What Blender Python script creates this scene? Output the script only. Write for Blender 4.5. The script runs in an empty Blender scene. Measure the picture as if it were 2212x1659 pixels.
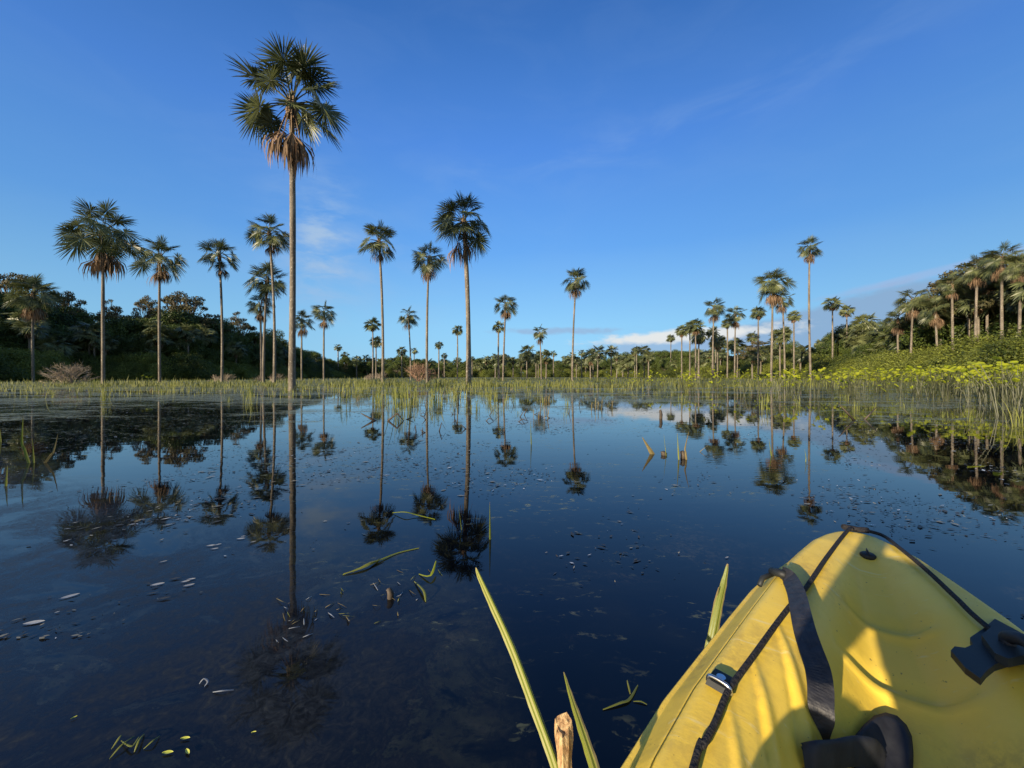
import bpy, math, random
import numpy as np
from mathutils import Vector, Matrix
R = math.radians
rnd = random.Random(7)
sc = bpy.context.scene
COL = sc.collection
F = 380.0; CAMH = 0.9; HZ = 376.0; DS = 1024/2212.0

# ---------------------------------------------------------------- helpers
def px(xd, D):                       # picture column (2212 wide) at depth D -> world x
    return (xd*DS-512)/F*D
def gy(yd):                          # picture row on the water -> depth
    return CAMH*F/(yd*DS-HZ)
def topz(yd, D):
    return (HZ-yd*DS)/F*D + CAMH
def tag(o, label=None, cat=None, group=None, kind=None):
    if label: o['label'] = label
    if cat: o['category'] = cat
    if group: o['group'] = group
    if kind: o['kind'] = kind
    return o
def empty(name, loc=(0,0,0), rz=0, s=1.0):
    o = bpy.data.objects.new(name, None); COL.objects.link(o)
    o.location = loc; o.rotation_euler = (0,0,rz); o.scale = (s,s,s); o.empty_display_size=.1
    return o
def inst(name, me, parent=None, loc=(0,0,0), rot=(0,0,0), s=1.0):
    o = bpy.data.objects.new(name, me); COL.objects.link(o)
    o.location = loc; o.rotation_euler = rot
    o.scale = (s,s,s) if not isinstance(s, (tuple,list)) else s
    if parent: o.parent = parent
    return o
class MB:
    def __init__(self): self.v=[]; self.f=[]; self.m=[]
    def add(self, vs, fs, mi=0):
        n=len(self.v); self.v.extend(vs); self.f.extend([tuple(i+n for i in f) for f in fs]); self.m.extend([mi]*len(fs))
    def tube(self, pts, rad, seg=6, mi=0, cap=True):
        pts=[Vector(p) for p in pts]; vs=[]; fs=[]
        up=None
        for i,p in enumerate(pts):
            t=(pts[min(i+1,len(pts)-1)]-pts[max(i-1,0)]).normalized()
            if up is None: up=Vector((0,0,1)) if abs(t.z)<.9 else Vector((1,0,0))
            a=t.cross(up).normalized(); b=a.cross(t).normalized(); up=b
            r=rad[i] if isinstance(rad,(list,tuple)) else rad
            for k in range(seg):
                th=2*math.pi*k/seg
                vs.append(tuple(p+a*(r*math.cos(th))+b*(r*math.sin(th))))
        for i in range(len(pts)-1):
            for k in range(seg):
                fs.append((i*seg+k,i*seg+(k+1)%seg,(i+1)*seg+(k+1)%seg,(i+1)*seg+k))
        if cap:
            fs.append(tuple(range(seg))[::-1]); fs.append(tuple((len(pts)-1)*seg+k for k in range(seg)))
        self.add(vs,fs,mi)
    def strip(self, pts, wv, mi=0, fold=None):
        # ribbon: pts centre line, wv list of half-width vectors; fold = list of vectors lifting the middle
        vs=[]; fs=[]
        for i,(p,w) in enumerate(zip(pts,wv)):
            p=Vector(p); w=Vector(w)
            if fold: vs += [tuple(p-w), tuple(p+Vector(fold[i])), tuple(p+w)]
            else: vs += [tuple(p-w), tuple(p+w)]
        n=3 if fold else 2
        for i in range(len(pts)-1):
            for k in range(n-1):
                fs.append((i*n+k,i*n+k+1,(i+1)*n+k+1,(i+1)*n+k))
        self.add(vs,fs,mi)
    def mesh(self, name, mats, smooth=False):
        me=bpy.data.meshes.new(name); me.from_pydata([tuple(v) for v in self.v],[],self.f)
        for m in mats: me.materials.append(m)
        if len(mats)>1: me.polygons.foreach_set('material_index', self.m)
        if smooth: me.polygons.foreach_set('use_smooth',[True]*len(me.polygons))
        me.update(); return me
def quads_mesh(name, V, mat, fv=4, mi=None):
    """V: array (n*fv,3)"""
    V=np.asarray(V,dtype=np.float32).reshape(-1,3); n=len(V)//fv
    me=bpy.data.meshes.new(name)
    me.vertices.add(n*fv); me.vertices.foreach_set('co',V.ravel())
    me.loops.add(n*fv); me.loops.foreach_set('vertex_index',np.arange(n*fv,dtype=np.int32))
    me.polygons.add(n); me.polygons.foreach_set('loop_start',np.arange(0,n*fv,fv,dtype=np.int32))
    me.polygons.foreach_set('loop_total',np.full(n,fv,dtype=np.int32))
    mats = mat if isinstance(mat,(list,tuple)) else [mat]
    for m in mats: me.materials.append(m)
    if mi is not None: me.polygons.foreach_set('material_index',np.asarray(mi,dtype=np.int32))
    me.update(calc_edges=True); me.validate(); return me

# ---------------------------------------------------------------- materials
class NT:
    def __init__(self, nt): self.nt=nt
    def n(self, t, **k):
        x=self.nt.nodes.new(t)
        for a,b in k.items():
            if a.startswith('i_'): x.inputs[a[2:].replace('_',' ')].default_value=b
            else: setattr(x,a,b)
        return x
    def l(self,a,b): self.nt.links.new(a,b)
    def val(self, inp, x):
        if hasattr(x,'links') or hasattr(x,'is_linked'): self.l(x,inp)
        else: inp.default_value=x
    def m(self, op, a, b=0.0, c=None):
        x=self.n('ShaderNodeMath',operation=op)
        self.val(x.inputs[0],a)
        if b is not None: self.val(x.inputs[1],b)
        if c is not None: self.val(x.inputs[2],c)
        return x.outputs[0]
    def noise(self, vec, scale, detail=3, rough=.5, dist=0.0):
        x=self.n('ShaderNodeTexNoise'); x.inputs['Scale'].default_value=scale; x.inputs['Detail'].default_value=detail
        x.inputs['Roughness'].default_value=rough; x.inputs['Distortion'].default_value=dist
        if vec is not None: self.l(vec,x.inputs['Vector'])
        return x.outputs[0]
    def ramp(self, fac, stops, interp='LINEAR'):
        x=self.n('ShaderNodeValToRGB'); cr=x.color_ramp; cr.interpolation=interp
        while len(cr.elements)<len(stops): cr.elements.new(.5)
        for e,(p,c) in zip(cr.elements,stops):
            e.position=p; e.color=(*c,1) if len(c)==3 else c
        self.l(fac,x.inputs[0]); return x.outputs[0]
    def mix(self, fac, a, b, blend='MIX'):
        x=self.n('ShaderNodeMix',data_type='RGBA',blend_type=blend)
        self.val(x.inputs[0],fac)
        for i,s in ((6,a),(7,b)):
            if isinstance(s,tuple): x.inputs[i].default_value=(*s,1)
            else: self.l(s,x.inputs[i])
        return x.outputs[2]
    def smooth(self, x, a, b):
        r=self.n('ShaderNodeMapRange',interpolation_type='SMOOTHSTEP'); self.val(r.inputs[0],x)
        r.inputs[1].default_value=a; r.inputs[2].default_value=b; return r.outputs[0]
    def mapping(self, vec, scale=(1,1,1), rot=(0,0,0), loc=(0,0,0)):
        x=self.n('ShaderNodeMapping'); self.l(vec,x.inputs[0]); x.inputs['Scale'].default_value=scale
        x.inputs['Rotation'].default_value=rot; x.inputs['Location'].default_value=loc; return x.outputs[0]
def newmat(name):
    m=bpy.data.materials.new(name); m.use_nodes=True; nt=m.node_tree
    b=nt.nodes['Principled BSDF']; return m,NT(nt),b
def leafmat(name, dark, light, rough=.5, transl=.25, scale=2.0, obj_var=.5, spec=.3):
    m,t,b=newmat(name)
    tc=t.n('ShaderNodeTexCoord'); oi=t.n('ShaderNodeObjectInfo'); geo=t.n('ShaderNodeNewGeometry')
    f=t.noise(tc.outputs['Object'],scale,3)
    f=t.m('ADD',t.m('MULTIPLY',t.m('SUBTRACT',f,.5),1.6),t.m('MULTIPLY',oi.outputs['Random'],obj_var))
    f=t.m('ADD',f,t.m('MULTIPLY',geo.outputs['Random Per Island'],.45))
    c=t.ramp(f,[(0,dark),(1,light)])
    t.l(c,b.inputs['Base Color']); b.inputs['Roughness'].default_value=rough; b.inputs['Specular IOR Level'].default_value=spec
    tr=t.n('ShaderNodeBsdfTranslucent'); t.l(c,tr.inputs[0])
    mx=t.n('ShaderNodeMixShader'); mx.inputs[0].default_value=transl
    t.l(b.outputs[0],mx.inputs[1]); t.l(tr.outputs[0],mx.inputs[2])
    out=[n for n in t.nt.nodes if n.type=='OUTPUT_MATERIAL'][0]; t.l(mx.outputs[0],out.inputs[0])
    return m
def simplemat(name, c1, c2, rough=.6, scale=5, spec=.4, metal=0, bump=0, detail=4):
    m,t,b=newmat(name); tc=t.n('ShaderNodeTexCoord')
    f=t.noise(tc.outputs['Object'],scale,detail)
    t.l(t.ramp(f,[(.3,c1),(.7,c2)]),b.inputs['Base Color'])
    b.inputs['Roughness'].default_value=rough; b.inputs['Specular IOR Level'].default_value=spec; b.inputs['Metallic'].default_value=metal
    if bump:
        bp=t.n('ShaderNodeBump'); bp.inputs['Strength'].default_value=bump; bp.inputs['Distance'].default_value=.01
        t.l(f,bp.inputs['Height']); t.l(bp.outputs[0],b.inputs['Normal'])
    return m
M={}
M['palm_green']=leafmat('palm_leaf_green',(.035,.052,.026),(.19,.21,.08),rough=.42,transl=.24,scale=.8,spec=.5)
M['palm_dead']=leafmat('palm_leaf_dead',(.08,.055,.035),(.31,.205,.125),rough=.8,transl=.15,scale=.8)
M['petiole']=simplemat('palm_petiole',(.05,.055,.02),(.1,.1,.04),.5,3)
M['deadpetiole']=simplemat('palm_dead_petiole',(.12,.08,.05),(.25,.17,.1),.8,3)
M['tree_leaf']=leafmat('tree_leaf',(.02,.04,.010),(.13,.17,.032),rough=.5,transl=.2,scale=.25,obj_var=.4)
M['olive_leaf']=leafmat('olive_leaf',(.05,.05,.02),(.19,.16,.07),rough=.6,transl=.25,scale=.25,obj_var=.3)
M['shrub_leaf']=leafmat('shrub_leaf',(.025,.045,.01),(.22,.25,.045),rough=.5,transl=.3,scale=.35,obj_var=.8)
M['arum_leaf']=leafmat('arum_leaf',(.26,.33,.02),(.52,.52,.04),rough=.4,transl=.42,scale=2,obj_var=.3)
M['arum_stem']=simplemat('arum_stem',(.025,.032,.012),(.075,.08,.03),.5,4)
M['reed']=leafmat('reed',(.12,.16,.025),(.40,.39,.11),rough=.45,transl=.35,scale=2,obj_var=.3)
M['reed_vein']=leafmat('reed_vein',(.07,.12,.012),(.24,.28,.04),rough=.4,transl=.3,scale=2,obj_var=.3)
M['drygrass']=leafmat('dry_blade',(.12,.09,.03),(.33,.27,.12),rough=.7,transl=.2,scale=2)
M['grass']=leafmat('marsh_grass',(.06,.075,.015),(.24,.25,.06),rough=.6,transl=.3,scale=.15)
M['twig']=simplemat('dry_twig',(.24,.19,.14),(.46,.38,.29),.9,1)
M['redtwig']=simplemat('reddish_twig',(.2,.12,.08),(.4,.26,.18),.9,1)
M['darkwood']=simplemat('wet_dark_wood',(.025,.02,.016),(.09,.07,.05),.7,8)
M['limb']=simplemat('tree_limb',(.06,.05,.04),(.2,.17,.13),.9,1)
def trunkmat():
    m,t,b=newmat('palm_trunk'); tc=t.n('ShaderNodeTexCoord'); oi=t.n('ShaderNodeObjectInfo')
    o=tc.outputs['Object']
    big=t.noise(t.mapping(o,(1,1,.35)),2.2,4); fine=t.noise(t.mapping(o,(3,3,1)),6,4,.6)
    rings=t.noise(t.mapping(o,(.3,.3,9)),3,2)
    c=t.ramp(t.m('ADD',t.m('MULTIPLY',big,.6),t.m('MULTIPLY',fine,.4)),[(.32,(.055,.045,.035)),(.5,(.14,.118,.09)),(.68,(.27,.235,.185))])
    c=t.mix(t.m('MULTIPLY',t.smooth(rings,.52,.66),.35),c,(.09,.07,.055))
    lich=t.noise(t.mapping(o,(1,1,.8)),9,3,.7)
    c=t.mix(t.m('MULTIPLY',t.smooth(lich,.6,.68),t.m('ADD',.35,t.m('MULTIPLY',oi.outputs['Random'],.6))),c,(.62,.58,.5))
    t.l(c,b.inputs['Base Color']); b.inputs['Roughness'].default_value=.85
    bp=t.n('ShaderNodeBump'); bp.inputs['Strength'].default_value=.6; bp.inputs['Distance'].default_value=.03
    t.l(t.m('ADD',fine,t.m('MULTIPLY',rings,.6)),bp.inputs['Height']); t.l(bp.outputs[0],b.inputs['Normal'])
    return m
M['trunk']=trunkmat()

# ---------------------------------------------------------------- camera, sun, world
cd=bpy.data.cameras.new('camera'); cam=bpy.data.objects.new('camera',cd); COL.objects.link(cam); sc.camera=cam
cam.location=(0,0,CAMH); cam.rotation_euler=(R(90),0,0)
cd.sensor_width=36; cd.lens=F/1024*36; cd.shift_y=-(384-HZ)/1024; cd.clip_start=.02; cd.clip_end=8000
SUN_AZ=R(-135); SUN_EL=R(13)       # clockwise from +Y
sd=bpy.data.lights.new('sun','SUN'); sd.energy=4.2; sd.angle=R(.55); sd.color=(1,.83,.6)
so=bpy.data.objects.new('sun',sd); COL.objects.link(so)
sdir=Vector((math.sin(SUN_AZ)*math.cos(SUN_EL),math.cos(SUN_AZ)*math.cos(SUN_EL),math.sin(SUN_EL)))
so.rotation_euler=sdir.to_track_quat('Z','Y').to_euler(); so.location=(-20,-20,30)
def build_world():
    w=bpy.data.worlds.new('World'); sc.world=w; w.use_nodes=True; t=NT(w.node_tree); bg=w.node_tree.nodes['Background']
    sky=t.n('ShaderNodeTexSky',sky_type='NISHITA',sun_disc=False,sun_elevation=SUN_EL,sun_rotation=SUN_AZ,
            air_density=1.0,dust_density=.3,ozone_density=2.0,altitude=0)
    tc=t.n('ShaderNodeTexCoord'); d=tc.outputs['Generated']
    sp=t.n('ShaderNodeSeparateXYZ'); t.l(d,sp.inputs[0]); X,Y,Z=sp.outputs
    az=t.m('ARCTAN2',X,Y); el=t.m('ARCSINE',Z)      # radians, az 0 = ahead
    cv=t.n('ShaderNodeCombineXYZ'); t.l(az,cv.inputs[0]); t.l(el,cv.inputs[1]); A=cv.outputs[0]
    K=4.17
    rp=t.ramp(t.m('DIVIDE',el,1.5708),[(0,(.33,.66,.91)),(.08,(.28,.61,.92)),(.2,(.140,.40,.88)),(.34,(.085,.27,.77)),(.47,(.045,.17,.53)),(.62,(.018,.08,.30)),(1,(.012,.05,.2))])
    gl=t.m('ADD',.80,t.m('MULTIPLY',.24,t.m('POWER',2.718,t.m('MULTIPLY',-1.0,t.m('POWER',t.m('ABSOLUTE',t.m('DIVIDE',az,.75)),2.0)))))
    gc=t.n('ShaderNodeCombineXYZ'); [t.l(t.m('MULTIPLY',gl,K),gc.inputs[i]) for i in range(3)]
    rp=t.mix(1.0,rp,gc.outputs[0],'MULTIPLY')
    front=t.smooth(Y,-.25,.35)
    ns=t.mix(1.0,sky.outputs[0],t.mix(front,(.95,.85,.8),(.36,.55,.78)),'MULTIPLY')
    c=t.mix(t.m('ADD',.25,t.m('MULTIPLY',front,.65)),ns,rp)
    def blob(a0,e0,sa,se,slope=0.0):
        da=t.m('SUBTRACT',az,a0); de=t.m('SUBTRACT',t.m('SUBTRACT',el,e0),t.m('MULTIPLY',da,slope))
        q=t.m('ADD',t.m('POWER',t.m('ABSOLUTE',t.m('DIVIDE',da,sa)),2.0),t.m('POWER',t.m('ABSOLUTE',t.m('DIVIDE',de,se)),2.0))
        return t.m('POWER',2.718,t.m('MULTIPLY',q,-1.0))
    n1=t.noise(t.mapping(A,(9,26,1)),1,6,.6,.3); n2=t.noise(t.mapping(A,(3,9,1),rot=(0,0,-.25)),1.3,6,.55,.6)
    n3=t.noise(t.mapping(A,(22,50,1)),1,5,.6)
    def AZ(xd): return math.atan((xd*DS-512)/F)
    def EL(xd,yd): 
        a=(xd*DS-512)/F; return math.atan((HZ-yd*DS)/F/math.sqrt(1+a*a))
    CL=lambda f,lo,hi: t.smooth(f,lo,hi)
    # high thin haze streaks
    wis=t.m('MULTIPLY',CL(n2,.4,.75),.34)
    w1=blob(AZ(760),EL(760,560),.16,.16,-.4); w2=blob(AZ(1300),EL(1300,330),.55,.05,.12)
    wis=t.m('MULTIPLY',wis,t.m('ADD',t.m('ADD',w1,t.m('MULTIPLY',w2,.45)),.12))
    w3=t.m('MULTIPLY',blob(AZ(690),EL(690,540),.075,.13,0),t.m('MULTIPLY',CL(n1,.35,.7),.95))
    c=t.mix(t.m('ADD',wis,w3),c,(1.5,2.2,3.2))
    # grey-blue bank, right
    f=t.m('ADD',blob(AZ(2080),EL(2080,640),.26,.045,.06),blob(AZ(1720),EL(1720,725),.22,.03,.02))
    f=t.m('MULTIPLY',CL(t.m('ADD',f,t.m('MULTIPLY',t.m('SUBTRACT',n1,.5),.8)),.3,.65),.92)
    c=t.mix(f,c,(1.1,1.75,2.65))
    e=t.m('ADD',blob(AZ(2020),EL(2020,588),.22,.012,.16),0.0)
    e=t.m('MULTIPLY',CL(t.m('ADD',e,t.m('MULTIPLY',t.m('SUBTRACT',n1,.5),1.0)),.4,1.0),.5)
    c=t.mix(e,c,(1.6,2.05,3.1))
    # low cumulus bank
    g=t.m('ADD',blob(AZ(1450),EL(1450,745),.24,.028,.03),t.m('MULTIPLY',blob(AZ(1200),EL(1200,715),.22,.012,0),.75))
    g=t.m('ADD',g,t.m('MULTIPLY',t.m('SUBTRACT',n3,.5),.9))
    c=t.mix(t.m('MULTIPLY',CL(g,.3,.8),.8),c,(1.3,1.95,2.9))
    h=t.m('ADD',blob(AZ(1480),EL(1480,725),.24,.018,.04),t.m('MULTIPLY',t.m('SUBTRACT',n3,.5),1.1))
    c=t.mix(t.m('MULTIPLY',CL(h,.28,.8),.97),c,(3.3,3.4,3.4))
    t.l(c,bg.inputs['Color']); bg.inputs['Strength'].default_value=.12
build_world()
vs=sc.view_settings; vs.view_transform='Standard'; vs.look='None'; vs.gamma=1; vs.exposure=1.0
sc.cycles.max_bounces=8; sc.cycles.diffuse_bounces=4; sc.cycles.glossy_bounces=3; sc.cycles.transmission_bounces=4
sc.cycles.transparent_max_bounces=4; sc.cycles.caustics_reflective=False; sc.cycles.caustics_refractive=False
sc.cycles.use_denoising=True

# ---------------------------------------------------------------- palms
def frond_mb(mb, elev, seed, dead=False, nseg=60, pet=2.15, fan=1.9, thin=1.0, tilt=None):
    r=random.Random(seed)
    n=7; p=Vector((.12,0,0)); pts=[p.copy()]; th=elev
    sag=.10 if not dead else .02
    L=pet*r.uniform(.88,1.1)
    for i in range(n):
        th-= sag*math.cos(th)*(.4+i/n)
        p=p+Vector((math.cos(th),0,math.sin(th)))*(L/n); pts.append(p.copy())
    mb.tube(pts,[.07*thin-.045*thin*i/n for i in range(n+1)],4,1)
    T=Vector((math.cos(th),0,math.sin(th)))
    yaw=r.uniform(-.35,.35)
    tl=(r.uniform(-.9,.1) if not dead else r.uniform(-.2,.1)) if tilt is None else tilt
    # blade plane tilted down from the petiole direction
    T=(Matrix.Rotation(-tl,3,'Y')@T); T=Matrix.Rotation(yaw,3,'Z')@T
    S=Vector((-math.sin(yaw),math.cos(yaw),0)); N=T.cross(S).normalized()
    roll=r.uniform(-.7,.7); S=(Matrix.Rotation(roll,3,T)@S).normalized(); N=T.cross(S).normalized()
    if N.z<0: N=-N
    hub=pts[-1]; span=R(165) if not dead else R(70)
    for k in range(nseg):
        ph=-span+2*span*(k+.5)/nseg + r.uniform(-.03,.03)
        d=T*math.cos(ph)+S*math.sin(ph)+N*(.22*(1-abs(ph)/span)+r.uniform(-.10,.10))
        d.normalize()
        ln=fan*(.80+.2*math.cos(ph))*r.uniform(.86,1.08)
        if dead:
            d=(Vector((r.gauss(0,.20),r.gauss(0,.20),-1))).normalized(); ln*=r.uniform(.65,.95)
        g=(.16 if not dead else .25)*ln*r.uniform(.6,1.5)
        W=d.cross(N)
        if W.length<.05: W=d.cross(Vector((1,0,.3)))
        W.normalize(); W=(W+N*((-1)**k)*.45).normalized()
        wid=fan*.42*2*span/nseg*.5*(1.3 if not dead else 1.9)
        ts=(0.02,.48,.76,1.0); ww=(.12,1.0,.62,.04)
        P=[];Wv=[]
        for tt,w in zip(ts,ww):
            P.append(hub+d*(ln*tt)+Vector((0,0,-g*tt**2.3))+(Vector((d.x,d.y,0))*(.9*ln*math.sin(2.6*tt)) if dead else Vector((0,0,0)))); Wv.append(W*(wid*w))
        mb.strip(P,Wv,0)
ELEV=[85,62,42,22,4,-18,-40]
FR={}
for e in ELEV:
    for v in range(3):
        mb=MB(); frond_mb(mb,R(e),e*10+v+1); FR[(e,v)]=mb.mesh('frond',[M['palm_green'],M['petiole']])
DF=[]
for v in range(4):
    mb=MB(); frond_mb(mb,R(-82+v*4),900+v,dead=True,nseg=34,pet=1.7,fan=1.9); DF.append(mb.mesh('dead_frond',[M['palm_dead'],M['deadpetiole']]))
def trunk_mesh(H, r0, seed, lean=0.0, seg=12):
    r=random.Random(seed); mb=MB(); n=26; pts=[];rad=[]
    a=r.uniform(0,6.28); amp=r.uniform(.0,.012)*H
    for i in range(n+1):
        s=i/n; z=-.4+s*(H+.4)
        pts.append((lean*s*s+amp*math.sin(s*3.1)*math.cos(a)*.6,amp*math.sin(s*3.1)*math.sin(a),z))
        rr=r0*(1.0-.28*s)*(1+.05*math.sin(s*9+a)+r.uniform(-.02,.02))
        if s<.04: rr*=1.35-.35*s/.04
        rad.append(rr)
    mb.tube(pts,rad,seg,0); 
    off=(lean+amp*math.sin(3.1)*math.cos(a)*.6, amp*math.sin(3.1)*math.sin(a))
    return mb.mesh('trunk',[M['trunk']],True),off
def boot_mesh(seed):
    r=random.Random(seed); mb=MB()
    for k in range(9):
        a=k*2.4; p=[Vector((math.cos(a)*.16,math.sin(a)*.16,-.7+k*.1)),Vector((math.cos(a)*.27,math.sin(a)*.27,-.2+k*.1)),Vector((math.cos(a)*.2,math.sin(a)*.2,.45+k*.1))]
        mb.tube(p,[.09,.1,.03],5,0)
    return mb.mesh('leaf_base',[M['deadpetiole']],True)
BOOTS=[boot_mesh(i) for i in range(2)]
# crowns in one mesh, for far palms
def crown_mesh(seed, nseg, nfr=24, thin=1.4):
    r=random.Random(seed); mb=MB()
    for i in range(nfr):
        e=ELEVpick(i,nfr,r)
        sub=MB(); frond_mb(sub,R(e),seed*100+i,nseg=nseg,thin=thin)
        a=i*2.39996+r.uniform(-.3,.3); ca,sa=math.cos(a),math.sin(a); s=r.uniform(.85,1.1)
        mb.add([((v[0]*ca-v[1]*sa)*s,(v[0]*sa+v[1]*ca)*s,v[2]*s) for v in sub.v],sub.f); mb.m[-len(sub.f):]=sub.m
    return mb.mesh('crown',[M['palm_green'],M['petiole']])
def ELEVpick(i,n,r):
    f=(i+.5)/n
    return 82-118*f**.92+r.uniform(-6,6)
def skirt_mesh(seed, n, nseg=12):
    r=random.Random(seed); mb=MB()
    for i in range(n):
        sub=MB(); frond_mb(sub,R(r.uniform(-84,-68)),seed*77+i,dead=True,nseg=nseg,pet=1.5,fan=1.8)
        a=i*2.39996+r.uniform(-.4,.4); ca,sa=math.cos(a),math.sin(a)
        mb.add([(v[0]*ca-v[1]*sa,v[0]*sa+v[1]*ca,v[2]) for v in sub.v],sub.f); mb.m[-len(sub.f):]=sub.m
    return mb.mesh('dead_skirt',[M['palm_dead'],M['deadpetiole']])
CROWN=[crown_mesh(20+i,20) for i in range(6)]
CROWN_LO=[crown_mesh(40+i,12,18,1.8) for i in range(4)]
SKIRT=[skirt_mesh(60+i,3+i*2) for i in range(4)]
TR_FAR=[trunk_mesh(1.0*16,.22,80+i,seg=6)[0] for i in range(3)]
def near_elev(e): return min(ELEV,key=lambda q:abs(q-e))
def palm(xd, yt, wd, label, group, H=18.5, D=None, nd=3, seed=None, spec=None, dead_spec=None, lean=0, r0=None, nfr=18, zb=0.0, dscale=1.3):
    """near palm: trunk, leaf bases, every frond its own part"""
    if D is None: D=(H-CAMH)*F/(HZ-yt*DS)
    x=px(xd,D); Ht=topz(yt,D)
    cw=wd*DS/F*D; s=cw/8.1; nfr=int(nfr*1.35)
    seed=seed if seed is not None else int(xd*7+yt)
    r=random.Random(seed)
    if lean==0 and xd!=630: lean=r.uniform(-.035,.035)*Ht; x-=lean*.6
    root=empty('palm_tree',(x,D,zb)); tag(root,label,'palm tree',group)
    th=Ht-4.3*s-zb
    me,off=trunk_mesh(th,r0 or .17,seed,lean); inst('trunk',me,root)
    inst('leaf_base',BOOTS[seed%2],root,(off[0],off[1],th-.25*s),(0,0,r.uniform(0,6)),s)
    fr=spec
    if fr is None:
        fr=[(math.degrees(i*2.39996)+r.uniform(-20,20),ELEVpick(i,nfr,r),r.uniform(.88,1.12)) for i in range(nfr)]
    for a,e,ss in fr:
        ek=near_elev(e)
        inst('frond',FR[(ek,r.randrange(3))],root,(off[0],off[1],th+.1*s+max(0,e)/90*.3),(0,0,R(a)),s*ss)
    ds=dead_spec if dead_spec is not None else [(i*137+r.uniform(-30,30),r.uniform(.75,1.05)) for i in range(nd)]
    for a,ss in ds:
        inst('dead_frond',DF[r.randrange(4)],root,(off[0],off[1],th-.1*s),(0,0,R(a)),s*ss*dscale)
    return root
def farpalm(x, y, H, cs, label, group, lo=False, ns=None, zb=0.0, skirt=True, seed=0, r0=1.0):
    r=random.Random(seed*31+int(x*10))
    root=empty('palm_tree',(x,y,zb),r.uniform(0,6.28)); tag(root,label,'palm tree',group)
    th=H-3.9*cs
    inst('trunk',TR_FAR[r.randrange(3)],root,(0,0,0),(0,0,0),(r0,r0,th/16))
    inst('crown',(CROWN_LO if lo else CROWN)[r.randrange(4 if lo else 6)],root,(0,0,th),(0,0,0),cs)
    if skirt: inst('dead_skirt',SKIRT[(ns if ns is not None else r.randrange(4))],root,(0,0,th-.1),(0,0,r.uniform(0,6)),cs*r.uniform(.8,1.0))
    return root

G1='tall palms standing in the flooded marsh'
hero=[(180,55,1.0),(200,42,.95),(120,80,1.0),(60,82,1.05),(-30,64,1.0),(10,58,.95),(0,42,.9),(178,8,1.0),(190,2,.95),(0,2,1.0),(-12,6,1.0),(15,-16,.85),
      (165,-22,.75),(-100,30,.8),(-80,62,.95),(-120,62,.8),(80,40,.9),(100,20,.8),(12,-40,.72),(-60,-18,.7)]
palm(630,85,272,'tallest and nearest palm, its crown high above all the others',G1,D=23.0,spec=hero,
     dead_spec=[(200,1.0),(-60,1.0),(0,1.05),(240,.95),(90,.9)],r0=.195,seed=3,dscale=1.15)
palm(223,425,156,'palm with a wide ragged crown and brown skirt, left of centre beside the dry bush',G1,D=41,nd=5,seed=11,nfr=15,lean=-.01)
palm(345,497,115,'palm with drooping side fans and double brown skirt between two taller left palms',G1,D=50,nd=4,seed=12,nfr=13,lean=.01)
palm(476,507,90,'slim palm with dark trunk and two small hanging dead fans before the forest',G1,D=54,nd=2,seed=13,nfr=14)
palm(586,455,98,'pale-trunked palm partly behind the tallest palm, topmost of the overlapping trio',G1,D=47,nd=2,seed=14,nfr=16)
palm(574,560,94,'dark-crowned palm in the middle of the overlapping trio left of the tallest palm',G1,D=50,nd=2,seed=15,H=15)
palm(563,628,62,'lowest palm of the overlapping trio, at its left, with a pale trunk',G1,D=58,nd=3,seed=16,nfr=13)
palm(72,587,96,'palm at the far left with thin pale trunk and a heavy grey-brown skirt',G1,D=56,nd=7,seed=17)
palm(822,470,100,'palm with drooping right fan and one bright orange dead fan under its crown',G1,D=45,nd=2,seed=18,nfr=16)
palm(925,515,90,'palm with rusty hanging fans on both sides and lichen-spotted trunk',G1,D=48,nd=4,seed=19,nfr=12)
palm(1006,405,147,'second tallest palm, dark crowned, with big orange dead fan hanging left',G1,D=33,nd=3,seed=21,nfr=17,
     dead_spec=[(175,1.15),(200,1.0),(-10,1.0)],r0=.23)
palm(1241,573,68,'lone palm above the open water with two orange dead clumps at its neck',G1,D=62,nd=4,seed=22,nfr=17)
palm(1090,627,63,'round-crowned palm with leftward rusty fan, taller of a close pair',G1,D=66,nd=4,seed=23,nfr=15)
palm(1668,573,82,'broad-crowned palm with large orange skirt, tallest of its pair on the right',G1,D=60,nd=9,seed=24,nfr=18,dscale=1.25)
palm(1750,507,58,'very tall thin palm with small crown standing far above the right treeline',G1,D=72,nd=5,seed=25,nfr=14,r0=.2)
palm(1541,637,56,'palm with loose wide crown and orange neck left of the broad-crowned right palm',G1,D=80,nd=4,seed=26,nfr=13)
palm(1588,655,50,'palm with dense brown skirt just right of the loose-crowned one',G1,D=85,nd=5,seed=27,nfr=14)
palm(1692,622,52,'dark palm with two orange skirts tucked behind the broad-crowned palm',G1,D=76,nd=5,seed=28,nfr=15)
palm(700,645,60,'palm with thin dark trunk just right of the tallest palm',G1,D=68,nd=3,seed=29,nfr=13)
palm(652,665,56,'bushy low palm immediately right of the tallest trunk, crown part hidden by it',G1,D=74,nd=4,seed=30,nfr=14)
palm(884,657,54,'small palm with one hanging brown fan between the two middle palms',G1,D=78,nd=2,seed=31,nfr=13)
palm(1167,698,42,'short palm with brown neck halfway between the close pair and the lone palm',G1,D=98,nd=3,seed=32,nfr=13)
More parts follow.
